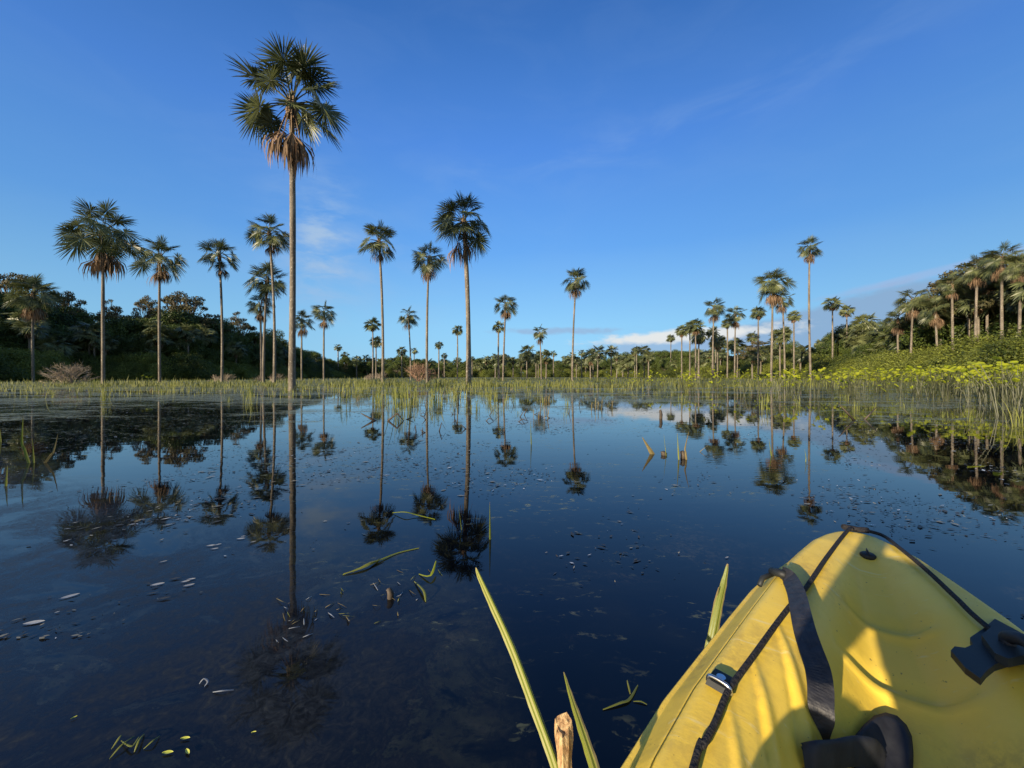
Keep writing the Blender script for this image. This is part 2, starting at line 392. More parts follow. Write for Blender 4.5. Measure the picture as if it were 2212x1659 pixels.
fp=[(805,683,40,96,'palm at the left of the bushy cluster behind a tall trunk'),(812,722,34,110,'lower palm tucked under its taller neighbour behind a tall trunk'),
 (988,698,31,100,'small palm just left of the second tallest palm trunk'),(948,735,22,140,'small distant palm left of the second tallest palm'),
 (1077,690,33,92,'shorter palm of the close pair, left of the round-crowned one'),(1638,657,38,100,'palm with one round orange skirt left of the broad-crowned palm'),
 (1715,667,34,98,'palm with a reaching right fan, right of the broad-crowned pair'),(1473,698,36,110,'palm leaning left at the edge of the small orange-skirted group'),
 (1503,684,44,104,'palm with full green crown, tallest of the small orange-skirted group'),(1490,690,34,112,'orange-crowned palm between two greener palms of a small group'),
 (1541,702,36,112,'short dark palm standing below the loose wide crown'),(1571,684,30,110,'narrow palm with a small orange neck between two bigger palms'),
 (1798,637,40,96,'palm with hanging rust fan right of the very tall thin palm'),(1829,656,34,104,'palm with thin curved white trunk before the right-hand bank'),
 (1180,752,20,190,'tiny pale-trunked palm right of the short brown-necked palm'),(1196,755,18,200,'tiny dark palm second right of the short brown-necked palm'),
 (1257,752,22,170,'tiny palm just right of the lone palm trunk'),(1236,757,24,165,'tiny palm half behind the lone palm trunk'),
 (1375,745,22,175,'tiny palm standing above the far trees under the white cloud'),(1332,757,26,170,'tiny palm left of the one under the white cloud'),
 (1281,763,18,220,'tiny palm with two trunks before the far trees'),(730,740,22,160,'small palm topping the end of the dark left forest'),
 (745,757,22,170,'small palm at the tip of the dark left forest'),(1020,767,16,220,'tiny palm to the right of the second tallest palm trunk'),
 (960,760,18,180,'tiny palm among the far trees right of the reddish bush'),(868,745,28,150,'dark small palm just left of the hanging-fan palm'),
 (895,748,20,180,'tiny palm right behind the hanging-fan palm trunk'),(1070,760,26,170,'tiny palm with bushy base beside the close pair'),
 (1108,768,22,180,'tiny palm low beside the round-crowned palm'),(793,763,24,170,'dark tiny palm left of the bushy cluster'),
 (770,765,26,165,'dark tiny palm above the low trees past the left forest')]
for i,(xd,yt,wd,D,lb) in enumerate(fp):
    farpalm(px(xd,D),D,topz(yt,D),wd*DS/F*D/8.0,lb,G1 if D<130 else 'far palms',lo=D>130,seed=i,r0=1.0 if D<130 else 1.4)

rx=random.Random(77)
for i in range(48):
    xd=rx.choice([rx.uniform(1050,1420),rx.uniform(1440,1900),rx.uniform(1500,1780)]); D=rx.uniform(105,200)
    yt=rx.uniform(738,772) if xd<1440 else rx.uniform(700,752)
    farpalm(px(xd,D),D,topz(yt,D),rx.uniform(.62,.85),'small palm of middle distance scattered before the far and right-hand trees','small palms scattered before the treeline',lo=False,ns=rx.randrange(4),seed=700+i,r0=1.1)
# ---------------------------------------------------------------- broadleaf trees and shrubs
def leaf_cloud(rs, centers, radii, n_per, size, up=.35):
    out=[]
    for c,rad,n in zip(centers,radii,n_per):
        d=rs.normal(size=(n,3)); d/=np.linalg.norm(d,axis=1)[:,None]
        rr=rs.uniform(.3,1.15,size=(n,1))**.6
        p=c+d*rr*rad
        nrm=d*.6+rs.normal(size=(n,3))*.5+np.array([0,0,up]); nrm/=np.linalg.norm(nrm,axis=1)[:,None]
        a=np.cross(nrm,rs.normal(size=(n,3))); a/=np.linalg.norm(a,axis=1)[:,None]; b=np.cross(nrm,a)
        s=size*rs.uniform(.6,1.35,size=(n,1))
        q=np.stack([p-a*s,p-b*s*.55,p+a*s,p+b*s*.55],axis=1)
        out.append(q.reshape(-1,3))
    return np.concatenate(out)
def tree_parts(seed, H, Rad, base, ncl, nleaf, leaf, clr, flat=.6, gaps=0.0, mat='tree_leaf', lim=None):
    r=random.Random(seed); rs=np.random.RandomState(seed); mb=MB()
    th=H*base
    mb.tube([(0,0,-.3),(.1,0,th*.5),(r.uniform(-.3,.3),r.uniform(-.3,.3),th)],[H*.022,H*.018,H*.014],7)
    C=[];RR=[]
    for k in range(ncl):
        a=k*2.39996+r.uniform(-.3,.3); q=math.sqrt((k+.5)/ncl); rad=Rad*q*r.uniform(.8,1.05)
        z=th+(H-th)*(1-.75*q*q)*r.uniform(.72,1.0)-clr*.4
        c=Vector((math.cos(a)*rad,math.sin(a)*rad,z)); C.append(np.array(c))
        cr=clr*r.uniform(.65,1.25); RR.append(np.array([cr,cr,cr*flat]))
        m1=Vector((c.x*.4,c.y*.4,th+(z-th)*.45)); mb.tube([(0,0,th*.85),m1,c],[H*.01,H*.007,H*.003],5)
        for j in range(3):
            e=c+Vector((r.uniform(-1,1),r.uniform(-1,1),r.uniform(-.1,.6)))*cr*.8
            mb.tube([m1.lerp(c,.6),e],[H*.004,H*.0015],4)
    V=leaf_cloud(rs,C,RR,[max(10,int(nleaf*(x[0]/clr)**2/ncl)) for x in RR],leaf)
    return quads_mesh('crown',V,M[mat]), mb.mesh('trunk',[M[lim or 'limb']],True)
TREES=[tree_parts(101+i,15,6.2,.3,34,24000,.16,1.8,.65) for i in range(3)]+[tree_parts(111+i,15,5.0,.25,26,20000,.16,1.7,.8) for i in range(2)]
UMB=[tree_parts(121+i,17,8.5,.42,52,7600,.2,1.3,.36,mat='olive_leaf') for i in range(3)]
def shrub_mesh(seed, Rad, H, ncl, nleaf, leaf, mat='shrub_leaf'):
    rs=np.random.RandomState(seed); C=[];RR=[]
    for k in range(ncl):
        a=rs.uniform(0,6.28); q=math.sqrt(rs.uniform(0,1)); z=H*(1-q*q)*rs.uniform(.35,.85)+.25
        C.append(np.array([math.cos(a)*Rad*q,math.sin(a)*Rad*q,z])); cr=H*rs.uniform(.18,.34); RR.append(np.array([cr*1.25,cr*1.25,cr*.75]))
    return quads_mesh('foliage',leaf_cloud(rs,C,RR,[nleaf//ncl]*ncl,leaf,.6),M[mat])
SHRUB=[shrub_mesh(200+i,3.2,3.2,40,26000,.065) for i in range(4)]
def stem_mesh(seed):
    r=random.Random(seed); mb=MB()
    for k in range(9):
        a=r.uniform(0,6.28); q=r.uniform(.5,2.2); mb.tube([(q*.15*math.cos(a),q*.15*math.sin(a),-.1),(q*.6*math.cos(a),q*.6*math.sin(a),1.0),(q*math.cos(a),q*math.sin(a),2.0)],[.05,.035,.015],4)
    return mb.mesh('stem',[M['limb']])
STEM=[stem_mesh(i) for i in range(2)]
def tree(kind, x, y, s, label, group, zb=0.0, sz=1.0):
    pr=(UMB if kind=='u' else TREES); cr,tr=pr[rnd.randrange(len(pr))]
    root=empty('broadleaf_tree',(x,y,zb),rnd.uniform(0,6.28),1); root.scale=(s,s,s*sz)
    tag(root,label,'tree',group); inst('trunk',tr,root); inst('crown',cr,root); return root
def shrub(x,y,s,label,group,zb=0.0,sz=1.0):
    root=empty('shrub',(x,y,zb),rnd.uniform(0,6.28)); root.scale=(s,s,s*sz); tag(root,label,'shrub',group)
    inst('foliage',SHRUB[rnd.randrange(4)],root); inst('stem',STEM[rnd.randrange(2)],root); return root

# skyline of the left forest
def interp(tab,x):
    if x<=tab[0][0]: return tab[0][1]
    for (a,b),(c,d) in zip(tab,tab[1:]):
        if x<=c: return b+(d-b)*(x-a)/(c-a)
    return tab[-1][1]
skyL=[(-120,600),(0,600),(90,622),(140,645),(190,650),(230,670),(260,662),(330,650),(400,640),(460,652),(520,688),(560,700),(620,700),(660,722),(700,748),(740,775),(800,790)]
depL=[(-120,62),(0,70),(200,82),(400,92),(560,112),(700,150),(800,190)]
GL='trees of the shaded forest on the left'
for i,xd in enumerate(range(-150,800,33)):
    D=interp(depL,xd)+6+rnd.uniform(-2,2); yt=interp(skyL,xd)+rnd.uniform(6,34); H=topz(yt,D)
    k='t'; s=H/15.0
    tree(k,px(xd+rnd.uniform(-8,8),D),D,s*rnd.uniform(.97,1.03),'dark green forest tree with dense crown, added out of view to shade the left forest',GL)
for i,xd in enumerate(range(-140,820,30)):
    D=interp(depL,xd)-1; yt=interp(skyL,xd); H=topz(yt,D)*rnd.uniform(.55,.72)
    tree('t',px(xd+rnd.uniform(-8,8),D),D,H/15.0,'dark green forest tree with dense crown, added out of view to shade the left forest',GL)
for i,xd in enumerate(range(-150,840,17)):
    D=interp(depL,xd)-6+rnd.uniform(-2,2); H=rnd.uniform(3.5,6.0)
    shrub(px(xd,D),D,H/3.2,'dark bush at the foot of the shaded left forest','bushes at the foot of the left forest')
for xd,yt,wd,lb in [(35,578,180,'wide flat-topped greyish tree at the left edge rising above the forest'),(140,618,110,'thin-leaved pale tree right of the wide flat-topped one'),
     (395,622,160,'domed olive tree rising above the left forest between two palms'),(318,630,80,'sparse tree left of the domed olive tree'),(240,640,80,'sparse dark tree with open limbs above the left forest'),(518,668,76,'small open-crowned tree where the left forest steps down')]:
    D=interp(depL,xd)+9; s=wd*DS/F*D/17.5; H=topz(yt,D)
    root=tree('u' if xd!=255 else 't',px(xd,D),D,s,lb,'open-crowned trees on the left skyline',0,H/17/s if xd!=255 else H/15/s)
for i,xd in enumerate([60,150,205,290,380,440,500,545,610,655,720]):
    D=interp(depL,xd)-3; yt=interp(skyL,xd)+[40,70,55,85,60,48,70,60,50,45,22][i]
    farpalm(px(xd,D),D,topz(yt,D),.85,'shaded palm with a hanging brown skirt inside the left forest','shaded palms inside the left forest',seed=300+i)

for i in range(22):  # extra trees beyond the left edge, added to block sun from the left forest
    x=-100-rnd.random()*55; y=15+i*3.6+rnd.uniform(-3,3)
    tree('t',x,y,rnd.uniform(1.25,1.5),'dark green forest tree with dense crown, added out of view to shade the left forest',GL)
# right forest: near bank
skyR=[(1240,795),(1300,792),(1380,768),(1420,750),(1470,752),(1530,765),(1600,752),(1650,737),(1700,738),(1760,735),(1800,710),(1850,685),(1900,690),(1950,680),(2000,660),(2050,630),(2100,590),(2150,575),(2212,560),(2400,540)]
depR=[(1240,300),(1380,250),(1450,190),(1540,165),(1650,140),(1760,118),(1850,98),(1950,76),(2050,62),(2150,54),(2212,50),(2400,44)]
shrR=[(1240,806),(1400,796),(1540,788),(1700,775),(1800,765),(1900,752),(2000,742),(2100,738),(2212,732),(2400,725)]
GR='trees of the sunlit forest on the right'
for xd in range(1250,2420,26):
    D=interp(depR,xd)+7+rnd.uniform(-3,3); yt=interp(skyR,xd)+rnd.uniform(-3,14); H=topz(yt,D)
    tree('t' if rnd.random()<.8 else 'u',px(xd,D),D,max(.25,H/15.0),'green broadleaf tree in the sunlit forest on the right',GR)
for xd in range(1250,2420,24):
    D=interp(depR,xd)+2; H=topz(interp(skyR,xd),D)*rnd.uniform(.5,.75)
    if xd>2010: continue
    tree('t',px(xd,D),D,max(.22,H/15.0),'green broadleaf tree in the sunlit forest on the right',GR)
for row in range(3):
  for xd in range(1200,2420,[16,18,22][row]):
    D=interp(depR,xd)-4-row*7*(.5 if xd>1900 else 1)+rnd.uniform(-2,2); D=max(D,24); H=topz(interp(shrR,xd)+row*12+rnd.uniform(-3,9),D)*1.08
    H=max(1.0,H)*rnd.choice([.5,.7,.85,.95,1.05]); s=H/3.2
    shrub(px(xd+rnd.uniform(-8,8),D),D,s*rnd.uniform(1,1.25),'rounded green bush on the sunlit right bank','bushes along the right bank',0,.9)
GB='palms on the right bank'
bank=[(1970,612,74,62,5,'palm with domed crown and long white-flecked trunk at the left of the right-hand stand'),
 (1940,660,60,70,6,'small shaded palm just behind the domed-crown palm'),
 (2022,635,68,58,9,'low broad palm with huge orange skirt and short trunk on the right bank'),
 (2058,585,60,56,3,'bare-necked palm between the huge-skirted palm and the tall right stand'),
 (2108,545,72,52,6,'white-trunked palm at the front left of the tall right stand'),
 (2165,518,84,49,8,'highest palm of the tall right stand with the biggest orange skirt'),
 (2135,575,60,55,6,'palm with brown leaning trunk inside the tall right stand'),
 (2203,540,70,47,7,'palm at the right edge of the picture, crown cut by it')]
for i,(xd,yt,wd,D,nd,lb) in enumerate(bank):
    palm(xd,yt,wd,lb,GB,D=D,nd=nd,seed=70+i,nfr=14,r0=.17,dscale=1.2,zb=0.0)
for i in range(46):
    xd=rnd.choice([rnd.uniform(1400,1560),rnd.uniform(1560,1760),rnd.uniform(1740,1960),rnd.uniform(1850,2000)])
    D=interp(depR,xd)+rnd.uniform(-2,3); yt=interp(skyR,xd)+rnd.uniform(2,30)
    farpalm(px(xd,D),D,topz(yt,D),.8,'palm with brown skirt standing among the sunlit right-hand trees','palms among the right-hand trees',lo=D>130,ns=rnd.randrange(1,4),seed=400+i,r0=1.2)
ry=random.Random(21)
for i in range(20):
    xd=ry.uniform(1860,2240); D=interp(depR,xd)+ry.uniform(-3,1); yt=interp(skyR,xd)+ry.uniform(-22,45)
    farpalm(px(xd,D),D,topz(yt,D),ry.uniform(.6,.85),'slim sunlit palm among its like at the front of the tall right-hand stand','slim palms at the front of the right-hand stand',ns=ry.randrange(1,4),seed=800+i,r0=.8)
for i in range(16):
    xd=ry.uniform(0,700); D=interp(depL,xd)-5+ry.uniform(-1.5,1); yt=interp(skyL,xd)+ry.uniform(35,95)
    farpalm(px(xd,D),D,max(4.5,topz(yt,D)),ry.uniform(.6,.8),'shaded palm with a hanging brown skirt inside the left forest','shaded palms inside the left forest',seed=850+i,r0=.9)
for i in range(16):
    xd=rnd.uniform(2010,2330); D=interp(depR,xd)+rnd.uniform(2,9); yt=interp(skyR,xd)+rnd.uniform(0,60)
    farpalm(px(xd,D),D,topz(yt,D),1.0,'shaded palm with brown skirt deep in the tall right-hand stand','shaded palms of the tall right-hand stand',ns=rnd.randrange(1,4),seed=500+i,r0=1.1)
# far treeline
skyF=[(640,768),(760,778),(860,768),(900,778),(1000,776),(1100,768),(1200,772),(1300,770),(1400,760),(1500,755),(1600,750)]
for row in range(3):
  for k,xd in enumerate(range(620,1560,[15,17,19][row])):
    D=[330,290,250][row]+rnd.uniform(-12,12); yt=interp(skyF,xd)+[0,5,12][row]+rnd.uniform(-2,7); H=max(2.5,topz(yt,D))
    tree('t',px(xd+rnd.uniform(-6,6),D),D,H/15.0*1.15,'distant green tree of the far treeline','trees of the far treeline',0,.9)
for i,xd in enumerate(range(600,1560,13)):
    D=rnd.uniform(225,240); shrub(px(xd,D),D,rnd.uniform(1.3,1.9),'distant low bush at the foot of the far treeline','bushes at the foot of the far treeline')
for i in range(60):
    xd=rnd.uniform(720,1500); D=rnd.uniform(230,320); yt=interp(skyF,xd)+rnd.uniform(-8,8)
    farpalm(px(xd,D),D,topz(yt,D),rnd.uniform(.9,1.15),'distant small palm rising from the far treeline','palms of the far treeline',lo=True,ns=rnd.randrange(1,4),seed=600+i,r0=1.6)
for i,xd in enumerate(range(690,960,14)):       # darker nearer trees past the end of the left forest
    D=rnd.uniform(165,200); yt=rnd.uniform(768,796)
    tree('t',px(xd,D),D,topz(yt,D)/15*1.1,'dark tree in the low group beyond the end of the left forest','trees beyond the end of the left forest')

# dry twig bushes
def twig_mesh(seed, Rad, H, n=34, mat='twig'):
    r=random.Random(seed); mb=MB()
    def grow(p,d,l,rad,lev):
        q=p+d*l; mid=p+d*l*.5+Vector((r.uniform(-1,1),r.uniform(-1,1),r.uniform(-.5,1)))*l*.08
        mb.tube([p,mid,q],[rad,rad*.85,rad*.6],3,0,False)
        if lev==0: return
        for k in range(3 if lev>1 else 4):
            nd=(d+Vector((r.uniform(-1,1),r.uniform(-1,1),r.uniform(-.6,.8)))*.75).normalized()
            grow(p.lerp(q,r.uniform(.45,1)),nd,l*r.uniform(.5,.8),rad*.6,lev-1)
    for k in range(n):
        a=r.uniform(0,6.28); e=r.uniform(.15,1.3)
        d=Vector((math.cos(a)*math.cos(e)*Rad/H,math.sin(a)*math.cos(e)*Rad/H,math.sin(e))).normalized()
        grow(Vector((r.uniform(-.2,.2),r.uniform(-.2,.2),0)),d,H*.42,.03,3)
    return mb.mesh('dry_bush',[M[mat]])
TW=[twig_mesh(1,3,2.6),twig_mesh(2,2.4,2.2,20),twig_mesh(3,1.4,2.6,22,'redtwig')]
for xd,yt,D,k,s,lb in [(150,780,42,0,1.0,'large rounded leafless grey-brown bush in the marsh at left'),(492,802,56,1,.8,'low dry bush right of the slim dark-trunked palm'),
    (465,805,58,1,.6,'smallest dry bush left of the slim dark-trunked palm'),(598,800,55,1,1.0,'dry reddish-brown bush at the foot of the overlapping palm trio'),(560,806,57,1,.8,'low tan bush left of the overlapping palm trio'),
    (826,795,70,1,1.15,'tangled brown bush at the foot of the orange-fanned palm'),(800,803,72,1,.9,'low tangled bush left of the orange-fanned palm'),(905,770,60,2,1.35,'tall reddish dry bush beside the rusty-fanned palm'),
    (925,785,62,2,1.0,'short reddish dry bush right of the tall reddish one')]:
    o=inst('dry_bush',TW[k],None,(px(xd,D),D,0),(0,0,xd),s*(topz(yt,D)/ (2.3*s) if k!=2 else topz(yt,D)/(2.9*s)))
    tag(o,lb,'bush','leafless bushes in the marsh')

# ---------------------------------------------------------------- water and marsh
def water_mat():
    m,t,b=newmat('water'); tc=t.n('ShaderNodeTexCoord'); o=tc.outputs['Object']
    sp=t.n('ShaderNodeSeparateXYZ'); t.l(o,sp.inputs[0]); X,Y,Z=sp.outputs
    # floating film and specks, commoner away from the open pool
    big=t.noise(t.mapping(o,(.16,.42,1)),1,5,.6,.6); mid=t.noise(t.mapping(o,(1.2,3.0,1)),1,4,.65,.5); fine=t.noise(t.mapping(o,(13,19,1)),1,3,.6,.4)
    wood=t.noise(t.mapping(o,(7,17,1),rot=(0,0,.3)),1,4,.7,1.2)
    far=t.smooth(Y,1.6,15)
    left=t.smooth(t.m('MULTIPLY',X,-1),0,14)
    cov=t.m('ADD',t.m('MULTIPLY',t.m('SUBTRACT',big,.5),1.5),t.m('ADD',t.m('MULTIPLY',far,.46),t.m('MULTIPLY',left,.07)))
    cov=t.m('ADD',cov,t.m('MULTIPLY',t.m('SUBTRACT',mid,.5),1.1))
    film=t.smooth(cov,.33,.6)
    specks=t.m('MULTIPLY',t.smooth(wood,.56,.62),t.smooth(cov,-.05,.3))
    a=t.m('MULTIPLY',t.m('MAXIMUM',t.m('MULTIPLY',film,t.smooth(fine,.32,.52)),t.m('MULTIPLY',specks,t.smooth(fine,.42,.55))),.85)
    nw=t.m('MULTIPLY',t.m('SUBTRACT',1.0,t.smooth(t.m('ADD',Y,t.m('MULTIPLY',X,.5)),.75,1.75)),t.smooth(t.m('MULTIPLY',X,-1),-.1,.55))
    wdn=t.noise(t.mapping(o,(1.9,2.6,1)),1,6,.7,.7); wfn=t.noise(t.mapping(o,(26,26,1)),1,5,.75,1.5)
    nw=t.m('MULTIPLY',t.m('MULTIPLY',nw,t.smooth(wdn,.36,.58)),t.m('ADD',.35,t.m('MULTIPLY',t.smooth(wfn,.35,.65),.55)))
    a=t.m('MAXIMUM',a,nw)
    col=t.ramp(fine,[(.3,(.08,.085,.055)),(.55,(.17,.19,.09)),(.8,(.36,.37,.24))])
    col=t.mix(t.smooth(nw,.05,.2),col,t.ramp(wfn,[(.35,(.008,.008,.006)),(.6,(.014,.013,.008)),(.75,(.05,.046,.025))]))
    dif=t.n('ShaderNodeBsdfPrincipled'); t.l(col,dif.inputs['Base Color']); dif.inputs['Roughness'].default_value=.55
    # submerged weed seen through dark tea-coloured water
    wd=t.noise(t.mapping(o,(1.3,1.6,1)),1,6,.7,.7); wf=t.noise(t.mapping(o,(22,22,1)),1,5,.75,1.5)
    sub=t.m('MULTIPLY',t.smooth(wd,.5,.68),t.smooth(wf,.42,.7))
    wc=t.mix(sub,(.0010,.0018,.004),(.035,.03,.017))
    t.l(wc,b.inputs['Base Color']); b.inputs['Roughness'].default_value=.015; b.inputs['IOR'].default_value=1.38
    # calm ripples, with breezy patches
    patch=t.smooth(t.noise(t.mapping(o,(.22,.4,1),loc=(3.1,1.7,0)),1,3,.5),.55,.68)
    r1=t.noise(t.mapping(o,(1.2,3.2,1)),1,2,.5); r2=t.noise(t.mapping(o,(7,20,1)),1,2,.5,.3)
    hgt=t.m('ADD',t.m('MULTIPLY',r1,.0009),t.m('MULTIPLY',r2,t.m('ADD',.00005,t.m('MULTIPLY',patch,.0006))))
    bp=t.n('ShaderNodeBump'); bp.inputs['Strength'].default_value=1; bp.inputs['Distance'].default_value=1.0
    t.l(hgt,bp.inputs['Height']); t.l(bp.outputs[0],b.inputs['Normal'])
    mx=t.n('ShaderNodeMixShader'); t.l(a,mx.inputs[0]); t.l(b.outputs[0],mx.inputs[1]); t.l(dif.outputs[0],mx.inputs[2])
    out=[n for n in t.nt.nodes if n.type=='OUTPUT_MATERIAL'][0]; t.l(mx.outputs[0],out.inputs[0]); return m
mb=MB(); mb.add([(-3000,-400,0),(3000,-400,0),(3000,4000,0),(-3000,4000,0)],[(0,1,2,3)])
tag(inst('water',mb.mesh('water',[water_mat()])),kind='structure')
def ground_mat():
    m,t,b=newmat('marsh_ground'); tc=t.n('ShaderNodeTexCoord'); o=tc.outputs['Object']
    f=t.noise(t.mapping(o,(.12,.3,1)),1,6,.65); g=t.noise(o,3,4,.6)
    t.l(t.ramp(t.m('ADD',t.m('MULTIPLY',f,.65),t.m('MULTIPLY',g,.35)),[(.35,(.03,.04,.012)),(.5,(.09,.11,.025)),(.65,(.17,.18,.05))]),b.inputs['Base Color'])
    b.inputs['Roughness'].default_value=.9; return m
def shoreY(x):
    base=38+6*math.sin(x*.07+1)+3*math.sin(x*.31)+2*math.sin(x*.9+2)
    if x<-10: base-=min(12,(-10-x)*.35)
    if x>20: base-=min(12,(x-20)*.3)
    return base
mb=MB(); xs=[-3000,-800,-300]+[-200+i*2 for i in range(201)]+[300,800,3000]
for x in xs:
    y0=shoreY(max(-60,min(60,x))); mb.v += [(x,y0,-.05),(x,y0+1.2,.03),(x,y0+14,.05),(x,200,.12),(x,1500,.5)]
for i in range(len(xs)-1):
    for k in range(4): mb.f.append((i*5+k,(i+1)*5+k,(i+1)*5+k+1,i*5+k+1)); mb.m.append(0)
tag(inst('marsh_ground',mb.mesh('marsh_ground',[ground_mat()])),kind='structure')

# grass on the marsh and out in the shallows: one mass nobody could count
def blades(n, yfun, xlim, hr, wr, seed, mat, name, label, lean=.3, dens=None):
    rs=np.random.RandomState(seed); P=[]
    Y=yfun(rs,n); X=rs.uniform(-1,1,n)*xlim(Y)
    cx=np.sin(X*.9+Y*.37)*np.sin(X*.23-Y*.8)+.6*np.sin(X*2.3+Y*1.7)
    cx=cx+.7*np.sin(X*.35+1.3)*np.sin(Y*.21+X*.11); keep=rs.uniform(-1.1,1.5,n)<cx
    if dens is not None: keep&=rs.uniform(0,1,n)<dens(X,Y)
    X=X[keep];Y=Y[keep];n=len(X)
    sc_=1+Y/70.0; hm=.7+.45*np.sin(X*.47+Y*.3)*np.sin(X*.21-Y*.13)+.25*np.sin(X*1.7)
    h=hm.clip(.35,1.3)*rs.uniform(hr[0],hr[1],n)*(1+.3*rs.normal(size=n)).clip(.4,1.7); w=rs.uniform(wr[0],wr[1],n)*sc_
    la=rs.uniform(0,6.28,n); lm=rs.uniform(0,lean,n)*h
    tx=X+np.cos(la)*lm; ty=Y+np.sin(la)*lm; va=rs.uniform(-.8,.8,n); wx=np.cos(va)*w*.5; wy=np.sin(va)*w*.5
    z0=np.full(n,-.02)
    mx=X*.6+tx*.4;my=Y*.6+ty*.4
    A=np.stack([X-wx,Y-wy,z0],1);B=np.stack([X+wx,Y+wy,z0],1);C=np.stack([mx+wx*.9,my+wy*.9,h*.6],1);D=np.stack([mx-wx*.9,my-wy*.9,h*.6],1)
    E=np.stack([tx,ty,h],1)
    Q1=np.stack([A,B,C,D],1).reshape(-1,3); Q2=np.stack([D,C,E,(D+E)/2],1).reshape(-1,3)
    o=inst(name,quads_mesh(name,np.concatenate([Q1,Q2]),mat)); tag(o,label,'grass',None,'stuff'); return o
blades(46000,lambda rs,n: 30+rs.uniform(0,1,n)**1.5*110,lambda Y:Y*1.4,(.22,.6),(.02,.045),5,[M['grass']],'marsh_grass','belt of yellow-green marsh grass across the flooded meadow',
       dens=lambda X,Y:(Y>29))
def dshal(X,Y):
    edge=np.where(X<-4,13+3*np.sin(X*.8),np.where(X>9,15+2*np.sin(X*.5),19+3*np.sin(X*.7)))
    return ((Y-edge)/16).clip(0,1)**1.1*np.where(X>9,.03,.5)
blades(26000,lambda rs,n: 12+rs.uniform(0,1,n)*26,lambda Y:Y*1.4,(.15,.55),(.012,.028),6,[M['grass']],'shallow_water_grass','thin pale sedge blades standing in the shallow water before the meadow',lean=.45,dens=dshal)

# loose litter floating on the water: flecks of leaf and bark, one mass
def litter():
    rs=np.random.RandomState(11); n=60000
    Y=1.3+rs.uniform(0,1,n)**1.6*24; X=rs.uniform(-1.4,1.4,n)*Y
    a=np.sin(X*.8+Y*.5+1)*np.sin(X*.3-Y*1.1)+.7*np.sin(X*1.9+Y*2.7+2)*np.sin(Y*1.3-X*.7)+.5*np.sin(X*4.1-Y*3.3)+.35*rs.normal(size=n)
    a+=np.clip((Y-4)/12,0,1)*.75+np.where(X<-.8*Y+3,.25,0)-np.where((Y<3.2),.35,0)
    k=a>.5; X=X[k];Y=Y[k];n=len(X)
    L=rs.uniform(.003,.014,n)*(1+Y*.13)*np.where(rs.uniform(0,1,n)<.12,2.0,1); W=L*rs.uniform(.15,.5,n); t=rs.normal(.25,.7,n)
    ca,sa=np.cos(t),np.sin(t); z=rs.uniform(.003,.007,n); tz=rs.uniform(-.0015,.0025,n)*(1+Y*.15)
    q=np.stack([np.stack([X+ca*L,Y+sa*L,z+tz],1),np.stack([X-sa*W,Y+ca*W,z],1),np.stack([X-ca*L,Y-sa*L,z-tz*0],1),np.stack([X+sa*W,Y-ca*W,z+np.abs(tz)*.6],1)],1).reshape(-1,3)
    mats=[simplemat('litter_dark',(.02,.018,.012),(.06,.05,.03),.5,3,.5),simplemat('litter_tan',(.16,.15,.10),(.3,.28,.2),.5,3,.5),simplemat('litter_pale',(.4,.42,.42),(.6,.62,.62),.35,3,.5)]
    mi=rs.choice(3,size=n,p=[.66,.26,.08]); o=inst('floating_debris',quads_mesh('floating_debris',q,mats,4,mi)); tag(o,'scattered flecks of dead leaf and bark drifting on the water','floating debris',None,'stuff')
litter()
# reed clumps, arum plants
def reed_mesh(seed, n, h, spread=.25, w=.02, mat='reed', bent=.3):
    r=random.Random(seed); mb=MB()
    for k in range(n):
        a=r.uniform(0,6.28); q=r.uniform(0,spread); hh=h*r.uniform(.45,1.1); lean=r.uniform(.02,.35)*hh; la=r.uniform(0,6.28)
        x,y=q*math.cos(a),q*math.sin(a); dx,dy=math.cos(la)*lean,math.sin(la)*lean
        va=r.uniform(0,3.1); W=Vector((math.cos(va),math.sin(va),0))*w*r.uniform(.6,1.2)*.5
        P=[(x,y,-.1),(x+dx*.2,y+dy*.2,hh*.4),(x+dx*.55,y+dy*.55,hh*.75),(x+dx,y+dy,hh)]
        if r.random()<bent: P[3]=(x+dx*2.6,y+dy*2.6,hh*r.uniform(.3,.6))
        N=Vector((-W.y,W.x,0))
        mb.strip(P,[W,W,W*.75,W*.06],0,[N*.5,N*.5,N*.4,N*0])
    return mb.mesh('reed_clump',[M[mat]])
REED=[reed_mesh(300+i,[5,8,12,16][i%4],[.8,.9,.7,1.0,.6,.5][i%6]) for i in range(8)]+[reed_mesh(320,7,.5,mat='drygrass',bent=.8),reed_mesh(321,9,.4,mat='drygrass',bent=.8)]
RS=[(516,868,.85,'reed clump with tall blades at the water edge below the wide ragged palm'),(640,860,.9,None),(455,835,.8,None),(205,860,.8,None),(95,855,.6,None),(345,855,.6,None),
    (845,870,1,None),(870,885,1,None),(905,860,.9,None),(1040,858,.9,None),(1085,865,.8,None),(985,862,.9,None),(955,878,.8,None),(1120,855,.7,None),
    (1150,850,.7,None),(1660,880,.8,None),(1700,870,.8,None),(1745,876,.8,None),(1560,868,.7,None),(1610,862,.6,None),(1440,850,.6,None),(1500,862,.7,None),
    (1800,872,.7,None),(1850,880,.7,None),(1900,886,.7,None),(1960,892,.7,None),(2040,896,.7,None),(2110,905,.7,None),(2180,915,.7,None),(745,850,.6,None),(700,852,.7,None),(1230,850,.6,None),(1340,848,.5,None)]
